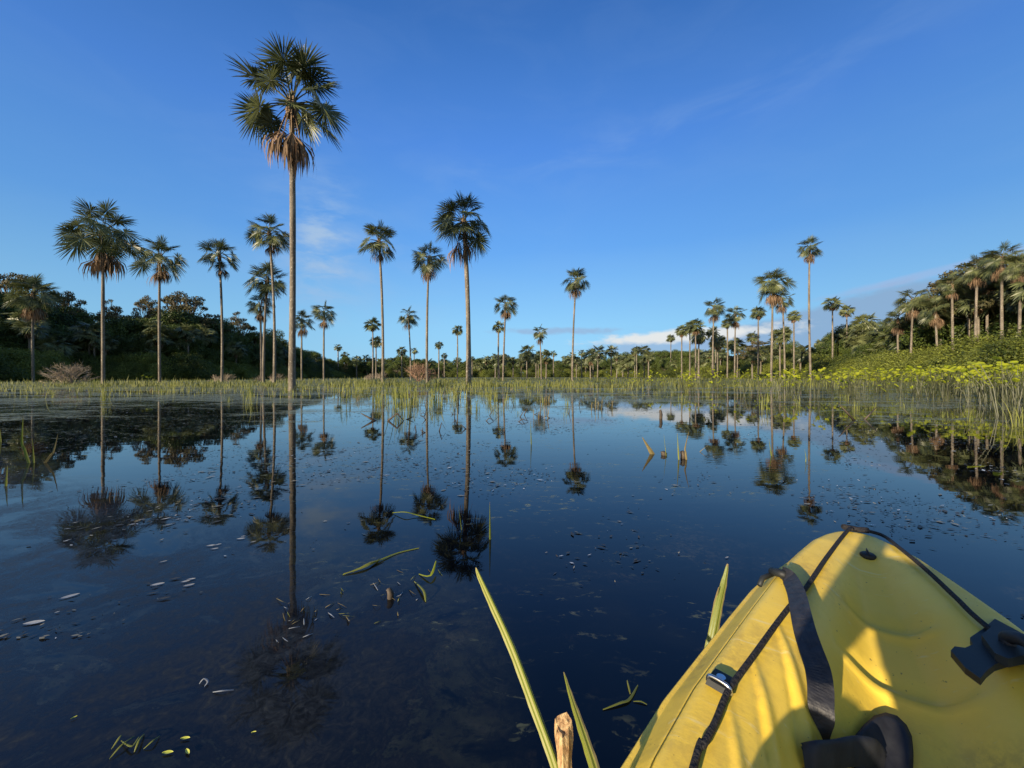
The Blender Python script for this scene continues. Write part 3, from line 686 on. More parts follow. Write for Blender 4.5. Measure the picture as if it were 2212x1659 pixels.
for i,(xd,yd,s,lb) in enumerate(RS):
    for j in range(1 if xd>1550 else (7 if 740<xd<1200 else 4)):
        D=gy(yd+rnd.uniform(-12,7)); o=inst('reed_clump',REED[rnd.randrange(8)],None,(px(xd+rnd.uniform(-34,34),D),D,0),(0,0,rnd.uniform(0,6)),s*rnd.uniform(.4,1.05))
        tag(o,lb if (lb and j==0) else 'clump of yellow-green reed blades rising from the shallow water',"reed clump",None if (lb and j==0) else 'reed clumps in the shallow water')
rq=random.Random(5)
def scat(n,x0,x1,y0,y1,k0,s0,s1):
    for i in range(n):
        xd=rq.uniform(x0,x1); yd=rq.uniform(y0,y1); D=gy(yd)
        o=inst('reed_clump',REED[rq.randrange(8) if rq.random()<.8 else 8+rq.randrange(2)],None,(px(xd,D),D,0),(0,0,rq.uniform(0,6)),rq.uniform(s0,s1)); tag(o,'clump of yellow-green reed blades rising from the shallow water','reed clump','reed clumps in the shallow water')
scat(75,720,1180,832,872,0,.35,.95); scat(60,0,740,828,850,0,.35,.85); scat(28,1180,1600,828,850,0,.3,.7); scat(14,1000,1240,872,905,0,.2,.5)
for xd,yd,lb in [(1290,885,'low tangle of broken dry reeds right of the lone palm reflection'),(1310,882,'spiky dry reed stub beside the broken tangle'),(1170,905,'few dry bent stalks left of the lone palm reflection')]:
    D=gy(yd); tag(inst('reed_clump',REED[8+len(lb)%2],None,(px(xd,D),D,0),(0,0,xd),.8),lb,'reed clump','broken dry reed clumps')
def arum_mesh(seed, n, h):
    r=random.Random(seed); ms=MB(); ml=MB()
    for k in range(n):
        a=r.uniform(0,6.28); q=r.uniform(0,.22); hh=h*r.uniform(.45,1.08); lx,ly=r.uniform(-.25,.25),r.uniform(-.25,.25)
        x,y=q*math.cos(a),q*math.sin(a)
        top=Vector((x+lx,y+ly,hh)); ms.tube([(x,y,-.1),(x+lx*.3,y+ly*.3,hh*.55),top],[.008,.007,.004],4)
        az=r.uniform(0,6.28); dr=Vector((math.cos(az),math.sin(az),r.uniform(-1.1,.9))).normalized(); L=r.uniform(.07,.15)
        W=dr.cross(Vector((0,0,1))).normalized(); W=(Matrix.Rotation(r.uniform(-.6,.6),3,dr)@W); N=W.cross(dr)
        P=[top-dr*L*.25,top,top+dr*L*.45,top+dr*L*.8,top+dr*L]; wd=[.2,.48,.5,.3,.02]
        ml.strip(P,[W*(L*q_) for q_ in wd],0,[N*(L*-.14) for q_ in wd])
    return ms.mesh('stem',[M['arum_stem']]),ml.mesh('leaves',[M['arum_leaf']])
ARUM=[arum_mesh(400+i,[5,6,7,4][i%4],1.0) for i in range(8)]
arumtop=[(1280,806),(1500,800),(1700,798),(1850,796),(2000,793),(2100,789),(2212,784),(2400,780)]
na=0
def arum(xd,D,yt,lb,grp,k=None):
    H=max(.35,topz(yt,D)); s=H/1.0
    root=empty('water_arum',(px(xd,D),D,0),rnd.uniform(0,6.28)); ss=max(.7,s); root.scale=(min(ss,1.3),min(ss,1.3),s); tag(root,lb,'water plant',grp)
    a,b=ARUM[k if k is not None else rnd.randrange(8)]; inst('stem',a,root); inst('leaves',b,root)
for i in range(200):
    xd=1480+ (rnd.random()**.62)*760
    if rnd.random()<.12: xd=rnd.uniform(1300,1560)
    D=interp([(1300,24),(1600,20),(1800,17.5),(2000,15),(2212,12.5)],xd)*rnd.uniform(.86,1.5)
    arum(xd,D,interp(arumtop,xd)+rnd.uniform(-2,16),'water plant with yellow-green heart-shaped leaves in the belt on the right','yellow-green water plants on the right')
arum(2165,8.5,776,'tallest yellow-leaved water plant standing forward near the right edge',None,3)
arum(308,20,812,'small yellow-green leafy plant alone in the left marsh',None,3)


# ---------------------------------------------------------------- kayak
T0=Vector((1.117,1.235,0)); KA=Vector((-.57,-.82,0)).normalized(); KR=Vector((.82,-.57,0)).normalized()
KW=Matrix.Translation(T0)@Matrix((( KA.x,KR.x,0,0),(KA.y,KR.y,0,0),(0,0,1,0),(0,0,0,1)))
WT=[(0,.0),(.008,.03),(.03,.058),(.08,.088),(.15,.118),(.25,.154),(.38,.197),(.61,.258),(.9,.335),(1.06,.364),(1.5,.39),(2.2,.39),(3,.26),(3.4,.1),(3.55,.0)]
ZT=[(0,.395),(.15,.400),(.3,.392),(.6,.372),(.9,.345),(1.1,.33),(1.6,.28),(2.4,.27),(3.2,.33),(3.55,.38)]
DT=[(0,0.0),(.06,.004),(.15,.018),(.3,.045),(.6,.10),(.9,.165),(1.2,.215),(2.6,.2),(3.2,.03),(3.55,0)]
def sm(x): x=max(0,min(1,x)); return x*x*(3-2*x)
def deck(u,v):
    w=interp(WT,u); zr=interp(ZT,u); d=interp(DT,u)*1.0; av=abs(v)
    rw=min(.085,.42*w); wi=w-rw; ww=max(.01,min(.17,wi*.8))
    k=sm((wi-av)/ww)
    z=zr-d*k-.10*d*sm((wi*.6-av)/max(.01,wi*.6))
    if av>w-.02: z-=.010*((av-(w-.02))/.02)**2
    # fluted inner walls
    if .6<u<1.7:
        for (ua,va,ub,vb) in ((.64,.219,.98,.163),(.77,.256,1.12,.196),(.91,.282,1.27,.225)):
            t_=(u-ua)/(ub-ua)
            if 0<t_<1.5:
                d_=(va+(vb-va)*t_)-av; wd_=.004+.026*min(t_,1.1)
                if 0<d_<wd_*2.0:
                    pr=(d_/wd_) if d_<wd_ else (2.0-d_/wd_)
                    z+=.62*wd_*pr*sm((1.5-t_)/.4)
                elif -wd_*.5<d_<=0: z-=.25*wd_*(1+d_/(wd_*.5))*sm((1.5-t_)/.4)
    # moulded arc steps across the floor
    rr=math.hypot(u,v*.9)
    for r0_,am in ((.44,.008),(.60,.011)):
        if k>.3 and abs(rr-r0_)<.05:
            z+=am*math.exp(-((rr-r0_)/.011)**2)*sm((k-.3)/.4); z-= (am*.8 if rr<r0_ else 0)*math.exp(-((rr-r0_)/.03)**2)*sm((k-.3)/.4)
    if k>.9: z+=0
    return z
def kmat():
    m,t,b=newmat('yellow_polyethylene'); tc=t.n('ShaderNodeTexCoord'); o=tc.outputs['Object']
    f=t.noise(o,3,4,.6); g=t.noise(o,38,4,.7); sc1=t.noise(t.mapping(o,(60,5,20),rot=(0,0,.4)),1,4,.7)
    c=t.ramp(f,[(.3,(.80,.54,.05)),(.7,(.88,.64,.09))])
    grime=t.m('MULTIPLY',t.smooth(t.noise(o,2.3,5,.65),.45,.75),t.m('MULTIPLY',t.smooth(g,.35,.65),.75))
    c=t.mix(grime,c,(.36,.24,.06))
    c=t.mix(t.m('MULTIPLY',t.smooth(sc1,.62,.70),.35),c,(.78,.74,.45))
    sp=t.noise(o,120,2,.5); c=t.mix(t.m('MULTIPLY',t.smooth(sp,.72,.76),.7),c,(.12,.08,.03))
    t.l(c,b.inputs['Base Color']); t.l(t.m('ADD',.32,t.m('MULTIPLY',g,.25)),b.inputs['Roughness'])
    b.inputs['Subsurface Weight'].default_value=.0
    bp=t.n('ShaderNodeBump'); bp.inputs['Strength'].default_value=.25; bp.inputs['Distance'].default_value=.003
    t.l(t.m('ADD',g,t.m('MULTIPLY',sc1,.5)),bp.inputs['Height']); t.l(bp.outputs[0],b.inputs['Normal']); return m
M['yellow']=kmat()
M['webbing']=simplemat('black_webbing',(.012,.012,.015),(.03,.03,.035),.55,60,.5,bump=.4)
M['rope']=simplemat('black_bungee_cord',(.01,.01,.013),(.03,.028,.03),.75,160,.3,bump=.8)
M['plastic']=simplemat('black_plastic',(.010,.012,.014),(.022,.026,.028),.55,12,.35,bump=.1)
M['rubber']=simplemat('black_rubber',(.012,.013,.018),(.028,.03,.036),.6,25,.4,bump=.3)
M['steel']=simplemat('stainless_steel',(.5,.5,.52),(.65,.65,.66),.28,20,.5,metal=1)
def kayak():
    root=empty('kayak'); root.matrix_world=KW; tag(root,'scuffed yellow plastic kayak bow with black cord along its rim, lower right','kayak')
    us=[0,.003,.008,.018,.03,.05]+[.07+.0095*i for i in range(157)]; us=[u for u in us if u<1.56]+[1.56+.05*i for i in range(40)]; us=[u for u in us if u<3.54]+[3.55]
    NS=150; V=[];Fc=[]
    for u in us:
        w=interp(WT,u)
        for j in range(NS+1):
            s_=-1+2*j/NS; v=w*s_; V.append((u,v,deck(u,v)))
    for i in range(len(us)-1):
        for j in range(NS): Fc.append((i*(NS+1)+j,(i+1)*(NS+1)+j,(i+1)*(NS+1)+j+1,i*(NS+1)+j+1))
    # outline loop, port stern -> bow -> starboard stern
    n=len(us); L=[i*(NS+1) for i in range(n-1,0,-1)]+[j for j in [NS//2]]+[i*(NS+1)+NS for i in range(1,n)]
    pts=[Vector(V[k]) for k in L]; ring=[]
    def ofs(o,dz):
        out=[]
        for i,p in enumerate(pts):
            a=pts[max(0,i-1)]; b=pts[min(len(pts)-1,i+1)]; tt=Vector((b.x-a.x,b.y-a.y,0)).normalized()
            nn=Vector((-tt.y,tt.x,0)) if False else Vector((tt.y,-tt.x,0))
            # outward: away from the centre line / forward
            if nn.dot(Vector((-.05,p.y,0)))<0: nn=-nn
            out.append(p+nn*(o*(.35+.65*min(1,p.x/.45)))+Vector((0,0,dz)))
        return out
    prof=[(.003,-.002),(.008,-.008),(.042,-.046),(.046,-.052),(.051,-.050),(.055,-.054),(.054,-.062),(.066,-.09),(.070,-.125),(.058,-.18),(.03,-.24)]
    prev=L
    for o,dz in prof:
        q=ofs(o,dz); base=len(V); V.extend([tuple(p) for p in q]); cur=list(range(base,base+len(q)))
        for i in range(len(q)-1): Fc.append((prev[i],cur[i],cur[i+1],prev[i+1]))
        prev=cur
    for z_,k_ in ((.02,.9),(-.06,.6),(-.10,.0)):
        base=len(V)
        for i,k in enumerate(prev):
            p=Vector(V[k]); src=pts[i]; V.append((max(.12+(.4-z_)*.35 if False else src.x*.96+.07+.12*(1-k_),.0),src.y*k_,z_))
        cur=list(range(base,base+len(prev)))
        for i in range(len(prev)-1): Fc.append((prev[i],cur[i],cur[i+1],prev[i+1]))
        prev=cur
    me=bpy.data.meshes.new('hull'); me.from_pydata(V,[],Fc); me.materials.append(M['yellow']); me.polygons.foreach_set('use_smooth',[True]*len(me.polygons)); me.update()
    inst('hull',me,root)
    return root
KAY=kayak(); KI=KW.inverted()
def khit(X,Y,h=0.0):
    """picture point (enlarged view of the bow) -> kayak-local point on the deck, h above it"""
    pxx=600+X*.19167; pyy=512+Y*.19167; d=Vector(((pxx-512)/F,1,(HZ-pyy)/F)); p0=Vector((0,0,CAMH)); t=.2
    for _ in range(900):
        t+=.002; q=KI@(p0+d*t); 
        w=interp(WT,max(0,q.x))
        if q.x>0 and abs(q.y)<w+.03 and q.z<=deck(q.x,max(-w,min(w,q.y)))+h: return q
        if q.x<=0 and q.z<.40+h and abs(q.y)<.08: return q
        if q.z<.1: return q
    return q
def smoothpath(P,n=6):
    out=[]
    for i in range(len(P)-1):
        a=P[max(0,i-1)];b=P[i];c=P[i+1];d=P[min(len(P)-1,i+2)]
        for k in range(n):
            s_=k/n; out.append(.5*((2*b)+(c-a)*s_+(2*a-5*b+4*c-d)*s_*s_+(3*b-a-3*c+d)*s_**3))
    out.append(P[-1]); return out
def kpart(name,mb,mats,parent=KAY,smooth=True,label=None):
    o=inst(name,mb.mesh(name,mats,smooth),parent)
    if label: o['label']=label
    return o
# cords
pl=[khit(*p,.008) for p in [(1320,92),(1290,98),(1180,240),(1075,395)]]+[khit(1000,480,.012),khit(915,590,.01),khit(800,750,.01),khit(690,900,.012),khit(650,975,.010),khit(600,1100,.009),khit(540,1215,.009),khit(486,1336,.009)]
aft=[Vector((interp([(0,1.2),(1,2.4)],i/4),-.33,0)) for i in range(1,5)]; 
for a in aft: a.z=deck(a.x,a.y)+.01
mb=MB(); mb.tube(smoothpath(pl+aft,7),.0052,8); kpart('bungee_cord',mb,[M['rope']],label='black cord along the left rim')
pr=[khit(1352,96,.006),khit(1400,100,.008),khit(1480,125,.008),khit(1560,185,.010),khit(1700,300,.012),khit(1860,450,.012),khit(2010,590,.014)]
q=pr[-1]; pr+= [Vector((q.x+.25,q.y+.075,deck(q.x+.25,q.y+.075)+.012)),Vector((q.x+.8,.345,deck(q.x+.8,.345)+.012))]
mb=MB(); mb.tube(smoothpath(pr,7),.0052,8); kpart('bungee_cord',mb,[M['rope']],label='black cord along the right rim')
mb=MB(); a=Vector((-.012,-.012,.395)); mb.tube([Vector((.006,-.03,.405)),Vector((-.016,-.014,.398)),Vector((-.02,.008,.396)),Vector((-.004,.03,.404))],.009,8); kpart('cord_loop',mb,[M['rope']])
# pad eye with metal ring
c=khit(632,895,.004)
def box(mb,c,ax,ay,az,bev=.25):
    P=[]
    for sz in (-1,1):
        k=1 if sz<0 else 1-bev*.5
        for sx,sy in ((-1,-1),(1,-1),(1,1),(-1,1)): P.append(tuple(c+ax*sx*k+ay*sy*k+az*sz))
    mb.add(P,[(3,2,1,0),(4,5,6,7),(0,1,5,4),(1,2,6,5),(2,3,7,6),(3,0,4,7)])
ax=(khit(700,860)-khit(620,900)); ax.z=0; ax.normalize(); ay=Vector((-ax.y,ax.x,0)); up=Vector((0,0,1))
ax=(Matrix.Rotation(R(20),3,'Z')@ax); ay=(Matrix.Rotation(R(20),3,'Z')@ay)
mb=MB(); box(mb,c+up*.004,ax*.021,ay*.019,up*.005); pe=kpart('pad_eye',mb,[M['plastic']],smooth=False)
mb=MB(); mb.tube([c+up*.008,c+up*.0125],[.0085,.0075],16); mb.tube([c+up*.0125,c+up*.0132],[.0028,.002],6); kpart('screw',mb,[M['steel']],pe,False)
mb=MB(); e0=c-ay*.0-ax*.0; b0=khit(562,880,.004); b1=khit(685,955,.004)
mb.tube(smoothpath([b0,b0.lerp(b1,.12)+up*.012,b0.lerp(b1,.85)+up*.012,b1],5),.0034,8); kpart('metal_ring',mb,[M['steel']],pe)
# drain plug
c=khit(1398,230,.0); mb=MB(); mb.tube([c-up*.004,c+up*.005,c+up*.009],[.019,.018,.013],20)
box(mb,c+up*.011,(khit(1380,195)-khit(1420,265)).normalized()*.016,Vector((0,0,0))+KI.to_3x3()@Vector((.8,.6,0))*.004,up*.004); kpart('drain_plug',mb,[M['plastic']],label='round black drain plug near the tip')
# webbing strap from the left rim down into the well
ctr=[(945,322,.010),(985,345,.020),(1022,420,.030),(1045,520,.035),(1068,620,.04),(1100,720,.045),(1135,820,.05),(1150,920,.05),(1152,1020,.045),(1165,1110,.03),(1180,1190,.012)]
P=smoothpath([khit(*c_) for c_ in ctr],6)
mb=MB(); n=len(P); Wv=[]; prevw=None
for i,p in enumerate(P):
    tt=(P[min(i+1,n-1)]-P[max(i-1,0)]).normalized(); eye=(KI@Vector((0,0,CAMH))-p).normalized()
    s_=i/(n-1); w_=eye.cross(tt).normalized(); w_=(w_+up*.25*math.sin(s_*5)).normalized()
    Wv.append(w_*(.0165+.003*math.sin(s_*3.1)-(.012*sm((s_-.82)/.18))))
th=[Vector((0,0,.0022))]*n
mb.strip([p+t_ for p,t_ in zip(P,th)],Wv); mb.strip([p-t_ for p,t_ in zip(P,th)],[-w for w in Wv])
nn=2*n
for i in range(n-1):
    mb.f += [(2*i,2*i+2,nn+2*i+3,nn+2*i+1),(2*i+1,nn+2*i,nn+2*i+2,2*i+3)]; mb.m+=[0,0]
kpart('strap',mb,[M['webbing']],smooth=False,label='wide black webbing strap hanging from the left rim')
mb=MB(); a=khit(925,325,.004); b=khit(855,392,-.01); b=KI@( Vector((0,0,CAMH))+ (Vector(((600+850*.19167-512)/F,1,(HZ-(512+395*.19167))/F))*1.03)); 
mb.tube([khit(975,330,.014),khit(935,318,.012),a+Vector((0,-.012,.004))],[.010,.011,.010],8); o_=kpart('strap_clip',mb,[M['plastic']])
mb=MB(); a2=a+Vector((.0,-.008,0)); mb.tube([a2,a2+Vector((.022,-.024,-.010)),a2+Vector((.042,-.030,-.022))],[.006,.0065,.006],8); kpart('clip_toggle',mb,[M['plastic']],o_)
def kplane(X,Y,z):
    d=Vector(((600+X*.19167-512)/F,1,(HZ-512-Y*.19167)/F)); t_=(z-CAMH)/d.z; return KI@(Vector((0,0,CAMH))+d*t_)
# bracket on the right rim (handle plate with scooped corners)
def platepoly(mb,P2,z0,z1,o,ex,ey):
    n=len(P2); A=[tuple(o+ex*x+ey*y+up*z0(x,y)) for x,y in P2]; B=[tuple(o+ex*x+ey*y+up*z1(x,y)) for x,y in P2]
    mb.add(A+B,[tuple(range(n))[::-1],tuple(range(n,2*n))]+[(i,(i+1)%n,n+(i+1)%n,n+i) for i in range(n)])
Zs=[(2010,600),(2060,556),(2190,625),(2290,700),(2240,735),(2160,765),(2060,795),(2015,830),(1985,868),(1905,810),(1830,722),(1850,700),(1905,708),(1945,690),(1930,655)]
H=[kplane(x,y,.388) for x,y in Zs]; mb=MB(); n=len(H)
mb.add([tuple(h) for h in H]+[tuple(h-up*.012) for h in H],[tuple(range(n)),tuple(range(n,2*n))[::-1]]+[(i,n+i,n+(i+1)%n,(i+1)%n) for i in range(n)]); br=kpart('carry_handle',mb,[M['plastic']],smooth=False,label='scalloped black plastic bracket on the right rim')
mb=MB(); Zs=[(1990,640),(2070,575),(2200,655),(2290,730),(2130,765),(2060,735)]; H=[kplane(x,y,.402) for x,y in Zs]; n=len(H)
mb.add([tuple(h) for h in H]+[tuple(h-up*.016) for h in H],[tuple(range(n)),tuple(range(n,2*n))[::-1]]+[(i,n+i,n+(i+1)%n,(i+1)%n) for i in range(n)]); kpart('cover_plate',mb,[M['plastic']],br,False)
mb=MB(); g0=kplane(2130,655,.412); g1=kplane(2320,770,.412); mb.tube(smoothpath([g0-up*.015,g0,g0.lerp(g1,.5)+up*.012,g1,g1-up*.02],5),.011,10); kpart('grip',mb,[M['rubber']],br)
# sandal lying in the well
def sandal():
    root=empty('sandal'); root.parent=None; root.matrix_world=KW
    tag(root,'black rubber sandal lying in the bottom of the yellow kayak','sandal')
    ring=[(1330,1165),(1375,1110),(1430,1062),(1490,1045),(1550,1062),(1600,1110),(1628,1170),(1636,1250),(1632,1340),(1620,1430),(1560,1500),(1450,1520),(1370,1460),(1340,1360),(1320,1260)]
    # lay the sole on the floor as a tilted plate
    C=[khit(x,y,.018) for x,y in ring]; cz=sum(c.z for c in C)/len(C)
    C=[Vector((c.x,c.y,c.z)) for c in C]; mb=MB(); n=len(C)
    cc=sum(C,Vector())/n
    inn=[c.lerp(cc,.22)+up*.004 for c in C]; low=[c-up*.016 for c in C]; mid=[c.lerp(cc,.6)-up*.012 for c in C]
    mb.add([tuple(c) for c in C+inn+low+mid+[cc-up*.014]],[(i,(i+1)%n,n+(i+1)%n,n+i) for i in range(n)]+[(2*n+i,2*n+(i+1)%n,(i+1)%n,i) for i in range(n)]+[(n+i,n+(i+1)%n,3*n+(i+1)%n,3*n+i) for i in range(n)]+[(3*n+i,3*n+(i+1)%n,4*n) for i in range(n)])
    o=inst('sole',mb.mesh('sole',[M['rubber']],True),root)
    mb=MB(); S=[khit(1045,1205,.012),khit(1120,1190,.035),khit(1210,1185,.05),khit(1330,1165,.05),khit(1440,1185,.05),khit(1500,1260,.02)]
    S=smoothpath(S,5); mb2=[]
    E=[khit(1070,1340,.01),khit(1150,1330,.025),khit(1260,1320,.035),khit(1350,1310,.035),khit(1430,1320,.03),khit(1480,1360,.012)]; E=smoothpath(E,5)
    n=len(S); vs=[];fs=[]
    for a_,b_ in zip(S,E):
        for k in range(5): vs.append(tuple(a_.lerp(b_,k/4)+up*(.012*math.sin(math.pi*k/4))))
    for i in range(n-1):
        for k in range(4): fs.append((i*5+k,(i+1)*5+k,(i+1)*5+k+1,i*5+k+1))
    mb.add(vs,fs); mb.add([(x,y,z-.006) for x,y,z in vs],[f[::-1] for f in fs]); inst('foot_strap',mb.mesh('foot_strap',[M['rubber']],True),root)
sandal()

# ---------------------------------------------------------------- the paddler who holds the phone (behind the camera, casts the shade on the bow)
def skinned(name,verts,edges,root,mat,parent,sub=2):
    me=bpy.data.meshes.new(name); me.from_pydata([v[:3] for v in verts],edges,[]); me.materials.append(mat)
    o=inst(name,me,parent); o.modifiers.new('skin','SKIN'); 
    if not me.skin_vertices: return o
    for i,sv in enumerate(me.skin_vertices[0].data): r_=verts[i][3]; sv.radius=(r_,r_ if len(verts[i])<5 else verts[i][4]); sv.use_root=(i==root)
    su=o.modifiers.new('sub','SUBSURF'); su.levels=sub; su.render_levels=sub; o.modifiers['skin'].use_smooth_shade=True
    return o
def person():
    root=empty('person',(-.22,-.42,.2)); tag(root,'seated paddler in dark shirt and cap holding a phone up with both hands','person')
    o=Vector((-.22,-.42,.2)); f=Vector((.57,.82,0)); r_=Vector((.82,-.57,0))
    def w(x,y,z): return (x-o.x,y-o.y,z-o.z)
    def L(a,b,z): p=o+f*a+r_*b; return (p.x-o.x,p.y-o.y,z-o.z)
    skin=simplemat('skin',(.42,.24,.15),(.5,.3,.2),.5,20,.4); shirt=simplemat('dark_shirt',(.03,.035,.05),(.06,.065,.08),.85,40,.2,bump=.3)
    shorts=simplemat('grey_shorts',(.06,.07,.08),(.1,.11,.12),.85,40,.2); capm=simplemat('dark_cap',(.02,.02,.025),(.04,.04,.045),.8,40,.2)
    V=[L(0,0,.31)+(.13,.10),L(0,0,.45)+(.12,.09),L(.02,0,.62)+(.13,.095),L(.03,0,.75)+(.12,.085),L(.04,0,.84)+(.055,.055),L(.07,0,.92)+(.05,.05),L(.10,0,1.0)+(.075,.085),L(.10,0,1.09)+(.078,.09),L(.08,0,1.15)+(.05,.06)]
    E=[(i,i+1) for i in range(8)]
    def chain(a,pts):
        for p in pts: V.append(p); E.append((a,len(V)-1)); a=len(V)-1
        return a
    for sd_ in (-1,1):
        sh=L(.03,.17*sd_,.78)+(.055,.055); el=w(*( (-.29,-.14,.64) if sd_<0 else (.16,-.27,.64)))+(.04,.04)
        wr=w(.105*sd_,-.075,.845)+(.025,.028); pm=w(.085*sd_,-.045,.885)+(.032,.02)
        a=chain(3,[sh,el,wr,pm])
        for k in range(4):
            z0=.925-.02*k+.0; chain(a,[w(.082*sd_,-.030,z0)+(.009,.009),w(.086*sd_,-.008,z0+.004)+(.008,.008),w(.066*sd_,.002 if False else -.004,z0+.003)+(.007,.007)])
        chain(a,[w(.062*sd_,-.045,.875)+(.011,.011),w(.045*sd_,-.034,.895)+(.009,.009)])
        k_=chain(0,[L(.12,.10*sd_,.30)+(.085,.085),L(.50,.15*sd_,.48)+(.058,.058),L(.72,.13*sd_,.34)+(.05,.05),L(.88,.11*sd_,.22)+(.036,.036),L(.95,.11*sd_,.21)+(.035,.03),L(1.02,.12*sd_,.26)+(.03,.02)])
    skinned('body',V,E,0,skin,root)
    V=[L(0,0,.34)+(.15,.12),L(0,0,.47)+(.14,.11),L(.02,0,.62)+(.15,.11),L(.03,0,.74)+(.14,.10),L(.04,0,.81)+(.08,.075)]; E=[(0,1),(1,2),(2,3),(3,4)]
    for sd_ in (-1,1):
        el=w(*( (-.29,-.14,.64) if sd_<0 else (.16,-.27,.64)))
        sh=L(.03,.17*sd_,.78); mid=tuple(sh[i]*.45+el[i]*.55 for i in range(3))
        V.append(sh+(.075,.075)); E.append((3,len(V)-1)); V.append(mid+(.062,.062)); E.append((len(V)-2,len(V)-1))
    skinned('shirt',V,E,0,shirt,root)
    V=[L(0,0,.32)+(.16,.13)]; E=[]
    for sd_ in (-1,1):
        V.append(L(.14,.11*sd_,.31)+(.105,.1)); E.append((0,len(V)-1)); V.append(L(.40,.145*sd_,.43)+(.085,.085)); E.append((len(V)-2,len(V)-1))
    skinned('shorts',V,E,0,shorts,root)
    mb=MB(); c=Vector(L(.09,0,1.10)); vs=[];fs=[]
    for i in range(7):
        th=i/6*math.pi/2; 
        for k in range(18):
            a=k/18*6.283; vs.append(tuple(c+f*(math.cos(a)*.112*math.cos(th))+r_*(math.sin(a)*.095*math.cos(th))+Vector((0,0,.095*math.sin(th)))))
    for i in range(6):
        for k in range(18): fs.append((i*18+k,i*18+(k+1)%18,(i+1)*18+(k+1)%18,(i+1)*18+k))
    mb.add(vs,fs)
    br=[]
    for k in range(9):
        a=-1.2+2.4*k/8; br.append((c+f*math.cos(a)*.110+r_*math.sin(a)*.093, c+f*(math.cos(a)*.110+.075*math.cos(a*.9))+r_*math.sin(a)*.10-Vector((0,0,.018))))
    vs=[tuple(p) for q in br for p in q]; mb.add(vs,[(2*k,2*k+1,2*k+3,2*k+2) for k in range(8)]); mb.add([(x,y,z+.004) for x,y,z in vs],[(2*k,2*k+2,2*k+3,2*k+1) for k in range(8)])
    inst('cap',mb.mesh('cap',[capm],True),root)
    # face
    mb=MB(); hc=Vector(L(.16,0,1.03)); mb.tube([hc+Vector((0,0,.03))+f*.008,hc+f*.028-Vector((0,0,.005)),hc+f*.012-Vector((0,0,.015))],[.006,.011,.008],8); inst('nose',mb.mesh('nose',[skin],True),root)
    dark=simplemat('eye_dark',(.01,.008,.006),(.03,.02,.015),.3,20); lip=simplemat('lips',(.3,.12,.1),(.35,.15,.12),.5,20)
    for sd_ in (-1,1):
        e=hc+Vector((0,0,.028))+r_*(.03*sd_)+f*.004; mb=MB(); mb.tube([e-r_*.010,e,e+r_*.010],[.002,.005,.002],8); inst('eye',mb.mesh('eye',[dark],True),root)
        e=Vector(L(.09,.078*sd_,1.03)); mb=MB(); mb.tube([e+Vector((0,0,-.028)),e+r_*(.008*sd_),e+r_*(.008*sd_)+Vector((0,0,.03))],[.006,.010,.006],8); inst('ear',mb.mesh('ear',[skin],True),root)
    m0=hc-Vector((0,0,.035))+f*.006; mb=MB(); mb.tube([m0-r_*.022,m0+f*.008,m0+r_*.022],[.002,.006,.002],8); inst('mouth',mb.mesh('mouth',[lip],True),root)
    ph=empty('phone',(0,-.016,.9)); tag(ph,'black phone held upright sideways in both hands of the paddler','phone')
    mb=MB(); box(mb,Vector((0,-.004,0)),Vector((.073,0,0)),Vector((0,0,.036)),Vector((0,-.004,0)),.1); box(mb,Vector((0,.001,0)),Vector((.073,0,0)),Vector((0,0,.036)),Vector((0,.0012,0)),.1)
    inst('phone_body',mb.mesh('phone_body',[M['plastic']]),ph)
    mb=MB(); box(mb,Vector((.055,.0035,.018)),Vector((.014,0,0)),Vector((0,0,.014)),Vector((0,.0015,0)),.1); inst('lens_bump',mb.mesh('lens_bump',[M['rubber']]),ph)
person()

# ---------------------------------------------------------------- near plants
def ray(xd,yd,t): return Vector(((xd*DS-512)/F*t,t,CAMH+(HZ-yd*DS)/F*t))
def blade(name,pts,widths,mat,label,cat,facing=0.4,fold=.35,group=None,back=None):
    P=smoothpath([Vector(p) for p in pts],5); n=len(P); Wv=[];Fo=[]
    wi=[interp([(i/(len(widths)-1),w) for i,w in enumerate(widths)],k/(n-1)) for k in range(n)]
    for i,p in enumerate(P):
        tt=(P[min(i+1,n-1)]-P[max(i-1,0)]).normalized(); eye=(Vector((0,0,CAMH))-p).normalized()
        w_=tt.cross(eye).normalized(); w_=(Matrix.Rotation(facing,3,tt)@w_); Wv.append(w_*wi[i]); Fo.append(w_.cross(tt)*wi[i]*fold)
    mb=MB(); NC=9; vs=[];fs=[];mi=[]
    for i,p in enumerate(P):
        for c in range(NC):
            x=-1+2*c/(NC-1); edge=1+(.05*math.sin(i*2.1+c) if c in (0,NC-1) else 0)
            vs.append(tuple(p+Wv[i]*(x*edge)+Fo[i]*((1-abs(x))+(.10 if c%2 else 0))))
    for i in range(n-1):
        for c in range(NC-1):
            fs.append((i*NC+c,i*NC+c+1,(i+1)*NC+c+1,(i+1)*NC+c))
            mi.append(2 if (i>(n-1)*.93 or c==NC-2) else (1 if c%2 else 0))
    mb.v=vs; mb.f=fs; mb.m=mi
    o=inst(name,mb.mesh(name,[M[mat],M[mat+'_vein'] if mat=='reed' else M[mat],M['drygrass']],False)); tag(o,label,cat,group); return o
blade('reed',[ray(1222,1760,.56),ray(1200,1659,.60),ray(1150,1520,.66),ray(1105,1400,.72),ray(1060,1300,.78),ray(1035,1245,.82),ray(1028,1226,.83)],[.0075,.0082,.0085,.0085,.0075,.005,.001],'reed','long curving green blade nearest the camera, left of the cut stump','reed',.5,1.1)
